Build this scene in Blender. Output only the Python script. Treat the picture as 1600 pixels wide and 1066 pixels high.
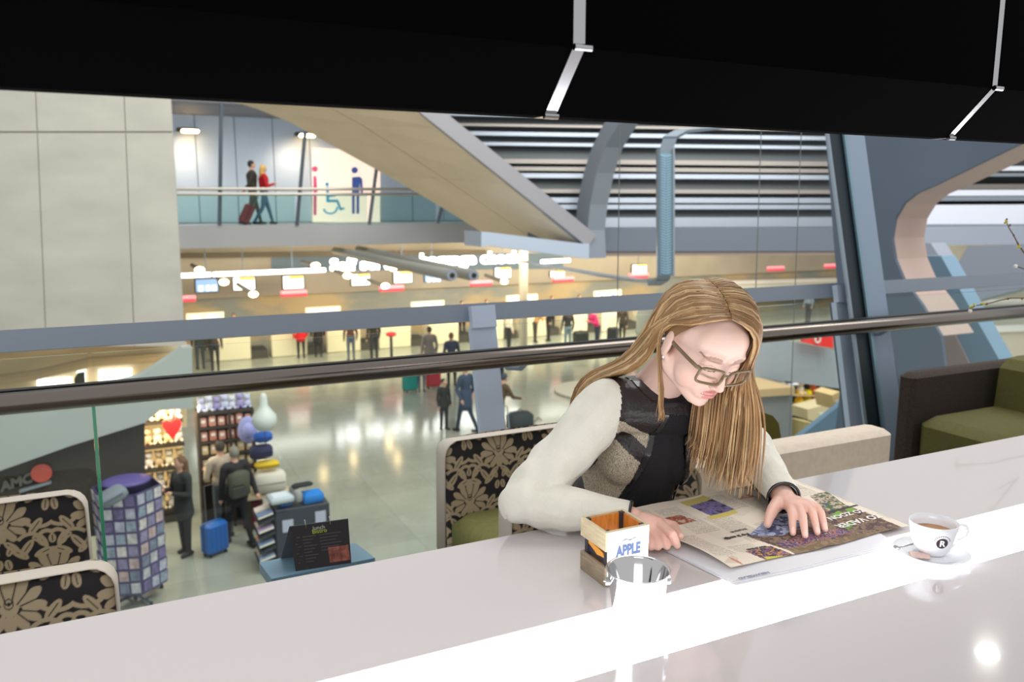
import bpy, bmesh, math, random
import numpy as np
from mathutils import Vector, Matrix
random.seed(7); rng = np.random.default_rng(7)
for o in list(bpy.data.objects): bpy.data.objects.remove(o)
scene = bpy.context.scene
col = scene.collection

# ------------------------------------------------------------------ camera
FPX = 1270.0; PITCH = math.atan(211 / FPX); YAW = math.radians(26.0); CAM = np.array([0, 0, 1.40])
cam_d = bpy.data.cameras.new('camera'); cam = bpy.data.objects.new('camera', cam_d); col.objects.link(cam)
cam.location = CAM; cam.rotation_euler = (math.pi / 2 - PITCH, 0, -YAW)
cam_d.sensor_width = 36; cam_d.lens = 36 * FPX / 1600; cam_d.clip_start = .05; cam_d.clip_end = 300
cam_d.dof.use_dof = True; cam_d.dof.focus_distance = 1.62; cam_d.dof.aperture_fstop = 5.0
scene.camera = cam
# ------------------------------------------------------------------ light
scene.view_settings.view_transform = 'Standard'; scene.view_settings.look = 'None'
scene.view_settings.gamma = 1; scene.view_settings.use_curve_mapping = False
scene.view_settings.exposure = 0.52
world = bpy.data.worlds.new('terminal_daylight'); scene.world = world; world.use_nodes = True
wbg = world.node_tree.nodes['Background']; wbg.inputs[0].default_value = (1.0, .985, .97, 1); wbg.inputs[1].default_value = .5
def area(name, loc, target, size, power, color=(1, 1, 1), sy=None):
    d = bpy.data.lights.new(name, 'AREA'); d.energy = power; d.color = color; d.size = size
    if sy: d.shape = 'RECTANGLE'; d.size_y = sy
    o = bpy.data.objects.new(name, d); col.objects.link(o); o.location = loc
    o.rotation_euler = (Vector(target) - Vector(loc)).to_track_quat('-Z', 'Y').to_euler(); return o
area('check_in_ceiling_light', (14, 27, 0.0), (14, 31, -4), 26, 1500, (1, .86, .6), 3)
area('hall_front_fill', (9, 7, 12), (10, 22, -3), 14, 2000, (1, .98, .93))  # unseen fill light, added to brighten hall surfaces facing the camera
area('cafe_front_fill', (-1.2, -1.6, 3.6), (1.0, 1.4, .8), 2.2, 36, (1, .98, .96))  # unseen fill behind the camera, added to brighten the cafe fronts
area('footbridge_fill', (4, 24.9, 4.25), (4, 26.6, 1), 14, 170, (.90, .95, 1), 1.5)  # area light added under the bridge ceiling to brighten wall and toilets
# ------------------------------------------------------------------ projection helpers (pixel of the 1600x1066 frame -> point in the place)
_cp, _sp = math.cos(PITCH), math.sin(PITCH)
_f0 = np.array([math.sin(YAW), math.cos(YAW), 0]); _r = np.array([math.cos(YAW), -math.sin(YAW), 0])
_fw = np.array([_f0[0] * _cp, _f0[1] * _cp, -_sp]); _up = np.array([_f0[0] * _sp, _f0[1] * _sp, _cp])
def ray(x, y): return _fw + _r * (x - 800) / FPX + _up * (533 - y) / FPX
def PZ(x, y, z): d = ray(x, y); return CAM + d * (z - CAM[2]) / d[2]
def PY(x, y, Y): d = ray(x, y); return CAM + d * Y / d[1]
def PX(x, y, X): d = ray(x, y); return CAM + d * X / d[0]
def PD(x, y, D): return CAM + ray(x, y) * D
HF = -4.33                                  # level of the hall floor
def hall(x, y): return PZ(x, y, HF)
# ------------------------------------------------------------------ materials
def lin(c):
    out = []
    for v in c[:3]:
        v = v / 255.0
        out.append(v / 12.92 if v <= .04045 else ((v + .055) / 1.055) ** 2.4)
    return tuple(out) + (1.0,)
MATS = {}
def pm(name, c, rough=.5, metal=0., emit=0., noise=None, bump=None, coat=0., spec=.5, ec=None, sheen=0.):
    """principled material; noise=(scale, amount 0..1, stretch), bump=(scale, strength)"""
    if name in MATS: return MATS[name]
    m = bpy.data.materials.new(name); m.use_nodes = True; nt = m.node_tree; b = nt.nodes['Principled BSDF']
    L = lin(c); b.inputs['Base Color'].default_value = L; b.inputs['Roughness'].default_value = rough
    b.inputs['Metallic'].default_value = metal; b.inputs['Coat Weight'].default_value = coat
    b.inputs['Specular IOR Level'].default_value = spec; b.inputs['Sheen Weight'].default_value = sheen
    if emit: b.inputs['Emission Color'].default_value = lin(ec or c); b.inputs['Emission Strength'].default_value = emit
    if noise or bump:
        tc = nt.nodes.new('ShaderNodeTexCoord'); mp = nt.nodes.new('ShaderNodeMapping'); nt.links.new(tc.outputs['Object'], mp.inputs[0])
    if noise:
        if len(noise) > 2: mp.inputs['Scale'].default_value = noise[2]
        n = nt.nodes.new('ShaderNodeTexNoise'); n.inputs['Scale'].default_value = noise[0]; n.inputs['Detail'].default_value = 6
        nt.links.new(mp.outputs[0], n.inputs['Vector'])
        r = nt.nodes.new('ShaderNodeValToRGB'); a = noise[1]
        r.color_ramp.elements[0].position = .3; r.color_ramp.elements[1].position = .7
        r.color_ramp.elements[0].color = tuple(v * (1 - a) for v in L[:3]) + (1,); r.color_ramp.elements[1].color = tuple(min(1, v * (1 + a)) for v in L[:3]) + (1,)
        nt.links.new(n.outputs['Fac'], r.inputs[0]); nt.links.new(r.outputs[0], b.inputs['Base Color'])
    if bump:
        n2 = nt.nodes.new('ShaderNodeTexNoise'); n2.inputs['Scale'].default_value = bump[0]; n2.inputs['Detail'].default_value = 3
        nt.links.new(tc.outputs['Object'], n2.inputs['Vector'])
        bp = nt.nodes.new('ShaderNodeBump'); bp.inputs['Strength'].default_value = bump[1]; bp.inputs['Distance'].default_value = .01
        nt.links.new(n2.outputs['Fac'], bp.inputs['Height']); nt.links.new(bp.outputs[0], b.inputs['Normal'])
    MATS[name] = m; return m
def attr_mat(name, rough=.6, attr='col', coat=0., bump=None, sheen=0., sss=0.):
    if name in MATS: return MATS[name]
    m = bpy.data.materials.new(name); m.use_nodes = True; nt = m.node_tree; b = nt.nodes['Principled BSDF']
    b.inputs['Roughness'].default_value = rough; b.inputs['Coat Weight'].default_value = coat; b.inputs['Sheen Weight'].default_value = sheen
    a = nt.nodes.new('ShaderNodeAttribute'); a.attribute_name = attr; nt.links.new(a.outputs['Color'], b.inputs['Base Color'])
    if sss:
        b.inputs['Subsurface Weight'].default_value = sss; b.inputs['Subsurface Radius'].default_value = (.012, .005, .003); b.inputs['Subsurface Scale'].default_value = 1
    if bump:
        tc = nt.nodes.new('ShaderNodeTexCoord'); n2 = nt.nodes.new('ShaderNodeTexNoise'); n2.inputs['Scale'].default_value = bump[0]
        nt.links.new(tc.outputs['Object'], n2.inputs['Vector'])
        bp = nt.nodes.new('ShaderNodeBump'); bp.inputs['Strength'].default_value = bump[1]; bp.inputs['Distance'].default_value = .01
        nt.links.new(n2.outputs['Fac'], bp.inputs['Height']); nt.links.new(bp.outputs[0], b.inputs['Normal'])
    MATS[name] = m; return m
def glass_mat(name, tint, gloss=.08, rough=.0):
    if name in MATS: return MATS[name]
    m = bpy.data.materials.new(name); m.use_nodes = True; nt = m.node_tree
    for n in list(nt.nodes): nt.nodes.remove(n)
    out = nt.nodes.new('ShaderNodeOutputMaterial'); mix = nt.nodes.new('ShaderNodeMixShader')
    t = nt.nodes.new('ShaderNodeBsdfTransparent'); t.inputs[0].default_value = lin(tint)
    g = nt.nodes.new('ShaderNodeBsdfGlossy'); g.inputs['Roughness'].default_value = rough; g.inputs[0].default_value = (.9, 1, .97, 1)
    fr = nt.nodes.new('ShaderNodeFresnel'); fr.inputs[0].default_value = 1.35
    ge = nt.nodes.new('ShaderNodeNewGeometry'); iv = nt.nodes.new('ShaderNodeMath'); iv.operation = 'SUBTRACT'; iv.inputs[0].default_value = 1; mu_ = nt.nodes.new('ShaderNodeMath'); mu_.operation = 'MULTIPLY'
    nt.links.new(ge.outputs['Backfacing'], iv.inputs[1]); nt.links.new(iv.outputs[0], mu_.inputs[0]); nt.links.new(fr.outputs[0], mu_.inputs[1]); nt.links.new(mu_.outputs[0], mix.inputs[0]); nt.links.new(t.outputs[0], mix.inputs[1]); nt.links.new(g.outputs[0], mix.inputs[2]); nt.links.new(mix.outputs[0], out.inputs[0])
    MATS[name] = m; return m
# ------------------------------------------------------------------ mesh builder
def V(*a): return np.array(a, float)
def rotz(a): c, s = math.cos(a), math.sin(a); return np.array([[c, -s, 0], [s, c, 0], [0, 0, 1.]])
def rotx(a): c, s = math.cos(a), math.sin(a); return np.array([[1., 0, 0], [0, c, -s], [0, s, c]])
def roty(a): c, s = math.cos(a), math.sin(a); return np.array([[c, 0, s], [0, 1., 0], [-s, 0, c]])
def frame(d):
    d = np.asarray(d, float); d = d / np.linalg.norm(d); a = V(0, 0, 1) if abs(d[2]) < .9 else V(1, 0, 0)
    u = np.cross(a, d); u /= np.linalg.norm(u); return u, np.cross(d, u), d
class MB:
    def __init__(s): s.v = []; s.f = []; s.c = []
    def add(s, vs, fs):
        n = len(s.v); s.v += [tuple(map(float, p)) for p in vs]; s.f += [tuple(i + n for i in f) for f in fs]; return s
    def box(s, c, size, R=None, bevel=0):
        hx, hy, hz = [d / 2 for d in size]
        if bevel:
            b = bevel; P = []
            for z, e in ((-hz, b), (-hz + b, 0), (hz - b, 0), (hz, b)):
                x, y = hx - e, hy - e
                P += [(-x + b, -y, z), (x - b, -y, z), (x, -y + b, z), (x, y - b, z), (x - b, y, z), (-x + b, y, z), (-x, y - b, z), (-x, -y + b, z)]
            fs = [tuple(range(7, -1, -1)), tuple(range(24, 32))]
            for k in range(3):
                for i in range(8): fs.append((k * 8 + i, k * 8 + (i + 1) % 8, k * 8 + 8 + (i + 1) % 8, k * 8 + 8 + i))
        else:
            P = [(x, y, z) for z in (-hz, hz) for x, y in ((-hx, -hy), (hx, -hy), (hx, hy), (-hx, hy))]
            fs = [(3, 2, 1, 0), (4, 5, 6, 7), (0, 1, 5, 4), (1, 2, 6, 5), (2, 3, 7, 6), (3, 0, 4, 7)]
        P = np.array(P)
        if R is not None: P = P @ np.asarray(R).T
        return s.add(P + np.asarray(c, float), fs)
    def cyl(s, p, q, r0, r1=None, n=12, caps=True):
        r1 = r0 if r1 is None else r1; p = np.asarray(p, float); q = np.asarray(q, float); u, w, d = frame(q - p)
        A = [(math.cos(2 * math.pi * i / n), math.sin(2 * math.pi * i / n)) for i in range(n)]
        vs = [p + r0 * (a * u + b * w) for a, b in A] + [q + r1 * (a * u + b * w) for a, b in A]
        fs = [(i, (i + 1) % n, n + (i + 1) % n, n + i) for i in range(n)]
        if caps: fs += [tuple(range(n - 1, -1, -1)), tuple(range(n, 2 * n))]
        return s.add(vs, fs)
    def lathe(s, prof, c=(0, 0, 0), n=32, R=None):
        vs = []; m = len(prof)
        for i in range(n):
            a = 2 * math.pi * i / n
            vs += [(r * math.cos(a), r * math.sin(a), z) for r, z in prof]
        vs = np.array(vs)
        if R is not None: vs = vs @ np.asarray(R).T
        fs = [(i * m + k, ((i + 1) % n) * m + k, ((i + 1) % n) * m + k + 1, i * m + k + 1) for i in range(n) for k in range(m - 1)]
        return s.add(vs + np.asarray(c, float), fs)
    def tube(s, pts, r, n=8, flat=None, caps=True):
        """sweep a circle (or an ellipse flat=(ru,rw)) along pts"""
        pts = [np.asarray(p, float) for p in pts]; m = len(pts); vs = []; pu = None
        for i, p in enumerate(pts):
            d = pts[min(i + 1, m - 1)] - pts[max(i - 1, 0)]; d = d / (np.linalg.norm(d) + 1e-9)
            if pu is None: u, w, _ = frame(d)
            else:
                u = pu - d * (pu @ d); u /= np.linalg.norm(u) + 1e-9; w = np.cross(d, u)
            pu = u; rr = r[i] if hasattr(r, '__len__') else r
            for k in range(n):
                a = 2 * math.pi * k / n; ru, rw = (rr, rr) if flat is None else (flat[0], flat[1])
                vs.append(p + ru * math.cos(a) * u + rw * math.sin(a) * w)
        fs = [(i * n + k, i * n + (k + 1) % n, (i + 1) * n + (k + 1) % n, (i + 1) * n + k) for i in range(m - 1) for k in range(n)]
        if caps: fs += [tuple(range(n - 1, -1, -1)), tuple(range((m - 1) * n, m * n))]
        return s.add(vs, fs)
    def prism(s, poly, off):
        """closed polygon of 3-d points pushed along off"""
        poly = [np.asarray(p, float) for p in poly]; n = len(poly); off = np.asarray(off, float)
        return s.add(poly + [p + off for p in poly], [tuple(range(n)), tuple(range(2 * n - 1, n - 1, -1))] + [(i, n + i, n + (i + 1) % n, (i + 1) % n) for i in range(n)])
    def sphere(s, c, r, n=10, m=7, R=None):
        r = (r, r, r) if not hasattr(r, '__len__') else r; P = [(0, 0, -1)]
        for j in range(1, m):
            t = -math.pi / 2 + math.pi * j / m
            P += [(math.cos(t) * math.cos(2 * math.pi * i / n), math.cos(t) * math.sin(2 * math.pi * i / n), math.sin(t)) for i in range(n)]
        P.append((0, 0, 1)); P = np.array(P) * np.array(r)
        if R is not None: P = P @ np.asarray(R).T
        fs = [(0, 1 + (i + 1) % n, 1 + i) for i in range(n)]
        for j in range(m - 2):
            fs += [(1 + j * n + i, 1 + j * n + (i + 1) % n, 1 + (j + 1) * n + (i + 1) % n, 1 + (j + 1) * n + i) for i in range(n)]
        t = len(P) - 1; fs += [(t, t - n + i, t - n + (i + 1) % n) for i in range(n)]
        return s.add(P + np.asarray(c, float), fs)
    def grid(s, P):
        """P[i][j] array of points"""
        P = np.asarray(P, float); a, b = P.shape[:2]
        return s.add(P.reshape(-1, 3), [(i * b + j, (i + 1) * b + j, (i + 1) * b + j + 1, i * b + j + 1) for i in range(a - 1) for j in range(b - 1)])
    def build(s, name, mat, parent=None, smooth=False, colors=None, angle=None):
        vs = np.array(s.v, float)
        if parent is None:
            o_ = np.array([(vs[:, 0].min() + vs[:, 0].max()) / 2, (vs[:, 1].min() + vs[:, 1].max()) / 2, vs[:, 2].min()])
        else:
            o_ = np.zeros(3); p = parent
            while p is not None: o_ = o_ + np.array(p.location); p = p.parent
        me = bpy.data.meshes.new(name); me.from_pydata((vs - o_).tolist(), [], s.f); me.validate()
        for m in (mat if isinstance(mat, (list, tuple)) else [mat]): me.materials.append(m)
        if smooth: me.polygons.foreach_set('use_smooth', [True] * len(me.polygons))
        if colors is not None:
            a = me.color_attributes.new('col', 'FLOAT_COLOR', 'POINT'); cc = np.ones((len(vs), 4)); cc[:, :3] = colors; a.data.foreach_set('color', cc.ravel())
        if smooth and angle:
            me.set_sharp_from_angle(angle=math.radians(angle))
        ob = bpy.data.objects.new(name, me); col.objects.link(ob)
        if parent is None: ob.location = o_
        else: ob.parent = parent
        return ob
def tag(o, label, cat, group=None):
    o['label'] = label; o['category'] = cat
    if group: o['group'] = group
    return o
def struct(o, label=None):
    o['kind'] = 'structure'
    if label: o['label'] = label
    return o
def thing(name, label, cat, loc=(0, 0, 0), group=None):
    o = bpy.data.objects.new(name, None); col.objects.link(o); o.location = loc; o.empty_display_size = .05
    return tag(o, label, cat, group)
def copy_tree(o, parent=None):
    c = o.copy(); col.objects.link(c); c.parent = parent
    for ch in [x for x in o.children]: copy_tree(ch, c)
    return c
def panel(px, Y, thick):
    """outline given in the picture, standing at distance Y, pushed back by thick"""
    return MB().prism([PY(x, y, Y) for x, y in px], (0, thick, 0))
def text_mb(s, size, origin, ux, uz, extrude=.01, align='LEFT', font_scale=1.0):
    """lettering as solid geometry; ux reading direction, uz up of the letters"""
    cu = bpy.data.curves.new('lettering', 'FONT'); cu.body = s; cu.size = size; cu.extrude = extrude; cu.align_x = align; cu.resolution_u = 3; cu.offset = font_scale - 1.0
    ob = bpy.data.objects.new('lettering', cu); col.objects.link(ob); dg = bpy.context.evaluated_depsgraph_get()
    me = ob.evaluated_get(dg).to_mesh(); ux = np.asarray(ux, float); uz = np.asarray(uz, float); un = np.cross(ux, uz)
    vs = [np.asarray(origin) + v.co.x * ux + v.co.y * uz + v.co.z * un for v in me.vertices]; fs = [tuple(p.vertices) for p in me.polygons]
    bpy.data.objects.remove(ob); bpy.data.curves.remove(cu)
    return MB().add(vs, fs)
# ------------------------------------------------------------------ organic bodies: overlapping limbs grown into one continuous skin
def cap(p, q, r0, r1, lab=0): return dict(k='c', p=np.asarray(p, float), q=np.asarray(q, float), r0=r0, r1=r1, lab=lab)
def ell(c, rad, R=None, lab=0): return dict(k='e', c=np.asarray(c, float), r=np.asarray(rad, float), R=np.eye(3) if R is None else np.asarray(R, float), lab=lab)
def prim_mesh(mb, d, n=14, m=8):
    if d['k'] == 'e': mb.sphere(d['c'], d['r'], n + 6, m + 4, d['R'])
    else:
        p, q, r0, r1 = d['p'], d['q'], d['r0'], d['r1']; u, w, ax = frame(q - p + V(1e-6, 0, 0)); vs = []; rings = 5
        L = np.linalg.norm(q - p); sn = max(-1, min(1, (r0 - r1) / max(L, 1e-6)))
        t0 = math.asin(sn)
        seq = [(p, r0, -math.pi / 2 + (t0 + math.pi / 2) * k / rings) for k in range(1, rings + 1)] + [(q, r1, t0 + (math.pi / 2 - t0) * k / rings) for k in range(0, rings)]
        vs.append(p - ax * r0)
        for c, r, t in seq:
            for i in range(n):
                a = 2 * math.pi * i / n
                vs.append(c + ax * r * math.sin(t) + (u * math.cos(a) + w * math.sin(a)) * r * math.cos(t))
        vs.append(q + ax * r1); K = len(seq)
        fs = [(0, 1 + (i + 1) % n, 1 + i) for i in range(n)]
        for j in range(K - 1): fs += [(1 + j * n + i, 1 + j * n + (i + 1) % n, 1 + (j + 1) * n + (i + 1) % n, 1 + (j + 1) * n + i) for i in range(n)]
        t = len(vs) - 1; fs += [(t, t - n + i, t - n + (i + 1) % n) for i in range(n)]
        mb.add(vs, fs)
def prim_dist(d, P):
    if d['k'] == 'e':
        Q = (P - d['c']) @ d['R']; k = np.linalg.norm(Q / d['r'], axis=1); return (k - 1) * d['r'].min()
    ax = d['q'] - d['p']; L2 = ax @ ax + 1e-12; t = np.clip(((P - d['p']) @ ax) / L2, 0, 1)
    return np.linalg.norm(P - (d['p'] + t[:, None] * ax), axis=1) - (d['r0'] + t * (d['r1'] - d['r0']))
def remesh(prims, voxel, smooth=3, extra=None):
    mb = MB()
    for d in prims: prim_mesh(mb, d)
    if extra: mb.add(extra.v, extra.f)
    me = bpy.data.meshes.new('grow'); me.from_pydata(mb.v, [], mb.f); ob = bpy.data.objects.new('grow', me); col.objects.link(ob)
    md = ob.modifiers.new('r', 'REMESH'); md.mode = 'VOXEL'; md.voxel_size = voxel; md.adaptivity = 0
    ev = ob.evaluated_get(bpy.context.evaluated_depsgraph_get()); m2 = ev.to_mesh()
    n = len(m2.vertices); vs = np.empty(n * 3); m2.vertices.foreach_get('co', vs); vs = vs.reshape(-1, 3)
    fs = np.array([tuple(p.vertices) for p in m2.polygons], dtype=int)
    ne = len(m2.edges); ed = np.empty(ne * 2, dtype=int); m2.edges.foreach_get('vertices', ed); ed = ed.reshape(-1, 2)
    ev.to_mesh_clear(); bpy.data.objects.remove(ob); bpy.data.meshes.remove(me)
    for _ in range(smooth):
        acc = np.zeros_like(vs); cnt = np.zeros(len(vs))
        np.add.at(acc, ed[:, 0], vs[ed[:, 1]]); np.add.at(acc, ed[:, 1], vs[ed[:, 0]]); np.add.at(cnt, ed[:, 0], 1); np.add.at(cnt, ed[:, 1], 1)
        vs = vs * .5 + .5 * acc / np.maximum(cnt, 1)[:, None]
    return vs, fs, ed
def labels_of(prims, P):
    D = np.stack([prim_dist(d, P) for d in prims]); return np.array([d['lab'] for d in prims])[D.argmin(0)]
def vnormals(vs, fs):
    nn = np.cross(vs[fs[:, 2]] - vs[fs[:, 0]], vs[fs[:, 3]] - vs[fs[:, 1]]); N = np.zeros_like(vs)
    for k in range(4): np.add.at(N, fs[:, k], nn)
    return N / (np.linalg.norm(N, axis=1)[:, None] + 1e-12)
# ================================================================== THE SETTING
def tile_mat(name, c, rough, joint, sx, sy):
    m = pm(name, c, rough, noise=(1.3, .10)); nt = m.node_tree; b = nt.nodes['Principled BSDF']
    src = b.inputs['Base Color'].links[0].from_socket
    tc = nt.nodes.new('ShaderNodeTexCoord'); br = nt.nodes.new('ShaderNodeTexBrick'); br.offset = 0
    br.inputs['Scale'].default_value = 1; br.inputs['Brick Width'].default_value = sx; br.inputs['Row Height'].default_value = sy; br.inputs['Mortar Size'].default_value = .008
    br.inputs['Color1'].default_value = (1, 1, 1, 1); br.inputs['Color2'].default_value = (.9, .9, .9, 1); br.inputs['Mortar'].default_value = (joint,) * 3 + (1,)
    mx = nt.nodes.new('ShaderNodeMixRGB'); mx.blend_type = 'MULTIPLY'; mx.inputs[0].default_value = 1
    nt.links.new(tc.outputs['Object'], br.inputs['Vector']); nt.links.new(src, mx.inputs[1]); nt.links.new(br.outputs[0], mx.inputs[2]); nt.links.new(mx.outputs[0], b.inputs['Base Color'])
    return m
M_floor = tile_mat('hall_stone', (170, 173, 160), .13, .8, 1.2, 1.2)
struct(MB().box((14, 20, HF - .1), (90, 42, .2)).build('floor', M_floor), 'glossy beige stone floor of the hall below')
struct(MB().box((1.5, .3, -.15), (11, 5.1, .3)).build('cafe_floor', pm('cafe_floor', (120, 112, 100), .5, noise=(3, .1))), 'floor of the upper cafe level')
# concrete pier on the left, cast in big panels
M_conc = pm('concrete', (188, 187, 177), .8, noise=(.9, .10, (1, 1, 2.2)), bump=(9, .15))
YC = 15.0
wl = struct(panel([(-260, 60), (262, 60), (290, 541), (-260, 541)], YC + .03, 2.2).build('wall_left', pm('concrete_joint', (172, 170, 160), .9)), 'big cast concrete pier')
xs = [-260, -85, 60, 198, 0]
rows = [(40, 205), (208, 541)]
def edge_x(i, y):
    base = [-260, -84, 58, 196]
    return base[i] + (y - 200) * .042
for (y0, y1) in rows:
    for i in range(4):
        def bx(k, y): return (262 + (y - 60) * .058) if k == 4 else edge_x(k, y)
        MBp = panel([(bx(i, y0) + .6, y0), (bx(i + 1, y0) - .6, y0), (bx(i + 1, y1) - .6, y1), (bx(i, y1) + .6, y1)], YC, .05)
        MBp.build('concrete_panel', M_conc, wl)
# check-in back wall: plain fascia above, cloud mural below
def mural():
    m = bpy.data.materials.new('mural'); m.use_nodes = True; nt = m.node_tree; b = nt.nodes['Principled BSDF']; b.inputs['Roughness'].default_value = .6
    tc = nt.nodes.new('ShaderNodeTexCoord'); mp = nt.nodes.new('ShaderNodeMapping'); mp.inputs['Scale'].default_value = (.34, 1, .75); n = nt.nodes.new('ShaderNodeTexNoise')
    n.inputs['Scale'].default_value = 1.1; n.inputs['Detail'].default_value = 5; r = nt.nodes.new('ShaderNodeValToRGB'); r.color_ramp.elements[0].position = .43; r.color_ramp.elements[1].position = .6
    r.color_ramp.elements[0].color = lin((148, 152, 146)); r.color_ramp.elements[1].color = lin((196, 174, 134))
    nt.links.new(tc.outputs['Object'], mp.inputs[0]); nt.links.new(mp.outputs[0], n.inputs['Vector']); nt.links.new(n.outputs['Fac'], r.inputs[0]); nt.links.new(r.outputs[0], b.inputs['Base Color']); return m
YW = 34.5
zsplit = PY(500, 458, YW)[2]
struct(MB().box((22, YW + .15, (HF + zsplit) / 2), (64, .3, zsplit - HF)).build('wall_back', mural()), 'check-in back wall with a pale cloud mural')
struct(MB().box((22, YW + .05, zsplit + 2.2), (64, .4, 4.4)).build('trim_1', pm('fascia', (176, 166, 148), .7, noise=(.5, .12))), 'plain fascia above the check-in mural')
MB().prism([PY(x, y, YW - .18) for x, y in ((424, 396), (880, 396), (880, 420), (424, 424))], (0, .05, 0)).build('fascia_panel', pm('fascia_blue', (104, 122, 134), .6), bpy.data.objects['trim_1'])
struct(MB().prism([PY(x, y, 33.0) for x, y in ((200, 397), (760, 391), (760, 398), (200, 405))], (0, .3, 0)).build('trim_5', pm('dark_beam', (92, 82, 62), .7)), 'dark beam above the desks')
# footbridge at the back
YB = 24.0
zb0 = PY(500, 384, YB)[2]; zb1 = PY(500, 351, YB)[2]
xb0, xb1 = PY(-60, 350, YB)[0], PY(900, 350, YB)[0]
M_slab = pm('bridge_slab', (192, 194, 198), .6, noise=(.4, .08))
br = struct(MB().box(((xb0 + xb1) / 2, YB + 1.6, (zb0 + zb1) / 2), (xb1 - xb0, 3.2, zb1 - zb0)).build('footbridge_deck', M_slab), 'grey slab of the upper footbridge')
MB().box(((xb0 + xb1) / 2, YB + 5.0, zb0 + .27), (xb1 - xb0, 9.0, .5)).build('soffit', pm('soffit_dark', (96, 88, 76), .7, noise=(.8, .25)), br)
M_bw = pm('bridge_wall', (190, 204, 220), .45)
YBW = YB + 3.3; z_t = zb1 + 4.6
bw = struct(MB().box(((xb0 + xb1) / 2, YBW + .2, zb1 + 2.3), (xb1 - xb0, .2, 4.6)).build('wall_bridge', pm('bw_joint', (120, 130, 140), .6)), 'white panelled wall behind the footbridge')
n = 15; w = (xb1 - xb0) / n
for i in range(n): MB().box((xb0 + w * (i + .5), YBW + .06, zb1 + 2.3), (w - .025, .1, 4.56)).build('wall_panel', M_bw, bw)
struct(MB().box(((xb0 + xb1) / 2, YB + 1.75, PY(310, 160, YB)[2] + .2), (xb1 - xb0, 3.6, .4)).build('ceiling', pm('bridge_ceiling', (120, 122, 128), .7)), 'ceiling over the footbridge')
# toilets block on the bridge
tp = struct(panel([(489, 231), (594, 236), (594, 348), (489, 347)], YBW - .12, .1).build('door_1', pm('toilet_wall_glow', (250, 226, 206), .6, emit=.55, ec=(255, 226, 206))), 'bright glowing toilet entrance')  # wall glows by itself, its warm lighting is put into the material
def pic(name, mbx, c): return mbx.build(name, pm(name + '_paint', c, .5), tp)
def P3(x, y): return PY(x, y, YBW - .13)
def disc(mb, x, y, r, n=16, k=1.0):
    return mb.prism([P3(x + r * math.cos(2 * math.pi * i / n), y + r * k * math.sin(2 * math.pi * i / n)) for i in range(n)], (0, -.02, 0))
m = MB(); disc(m, 554, 266, 5)
for q in ([(550, 277), (562, 276), (566, 280), (567, 304), (564, 305), (562, 284), (561, 304), (550, 304)], [(550, 304), (554, 304), (554, 334), (550, 334)], [(557, 304), (561, 304), (561, 334), (557, 334)]):
    m.prism([P3(*p) for p in q], (0, -.02, 0))
pic('man_pictogram', m, (84, 116, 200))
m = MB(); disc(m, 492, 264, 4.5)
for q in ([(489.5, 275), (494, 275), (496, 300), (489.5, 300)], [(490, 300), (494.5, 300), (494, 336), (490, 336)]): m.prism([P3(*p) for p in q], (0, -.02, 0))
pic('woman_pictogram', m, (244, 96, 150))
m = MB(); disc(m, 511, 288, 3)
for q in ([(509.5, 292), (513, 292), (514, 304), (524, 304), (524, 307), (514, 308), (514, 312), (528, 312), (533, 325), (538, 324), (538, 327), (531, 329), (526, 316), (510, 316)],): m.prism([P3(*p) for p in q], (0, -.02, 0))
arc = [(516 + 12 * math.cos(t), 324 + 11 * math.sin(t)) for t in np.linspace(-.1, 2.9, 14)]; arc2 = [(516 + 9.4 * math.cos(t), 324 + 8.6 * math.sin(t)) for t in np.linspace(2.9, -.1, 14)]
pts = arc + arc2
for i in range(13): m.prism([P3(*arc[i]), P3(*arc[i + 1]), P3(*arc2[12 - i]), P3(*arc2[13 - i])], (0, -.02, 0))
pic('wheelchair_pictogram', m, (60, 190, 235))
# bridge balustrade
bb = thing('bridge_balustrade', 'green tinted glass balustrade along the upper footbridge', 'balustrade', tuple(PY(480, 351, YB)))
M_steel = pm('steel_grey', (110, 122, 134), .35, .6); M_steel_l = pm('steel_light', (150, 160, 170), .35, .4)
tops = [(346, 160, 343, 352), (477, 205, 464, 352), (590, 250, 577, 350), (690, 325, 684, 349)]
for a, b_, c_, d_ in tops: MB().cyl(PY(c_, d_, YB - .02), PY(a, b_, YB - .02), .055, n=8).build('post', M_steel, bb)
prev = 250
M_bglass = glass_mat('bridge_glass', (228, 243, 239))
for a, b_, c_, d_ in tops + [(760, 350, 760, 350)]:
    panel([(prev + 3, 302), (c_ - 3, 302), (c_ - 3, 350), (prev + 3, 351)], YB + .04, .03).build('glass_pane', M_bglass, bb); prev = c_
for y in (295, 303): MB().tube([PY(250, y, YB - .1), PY(760, y + 1, YB - .1)], .045, 8).build('handrail', pm('rail_silver', (190, 186, 176), .3, .5), bb)
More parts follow.
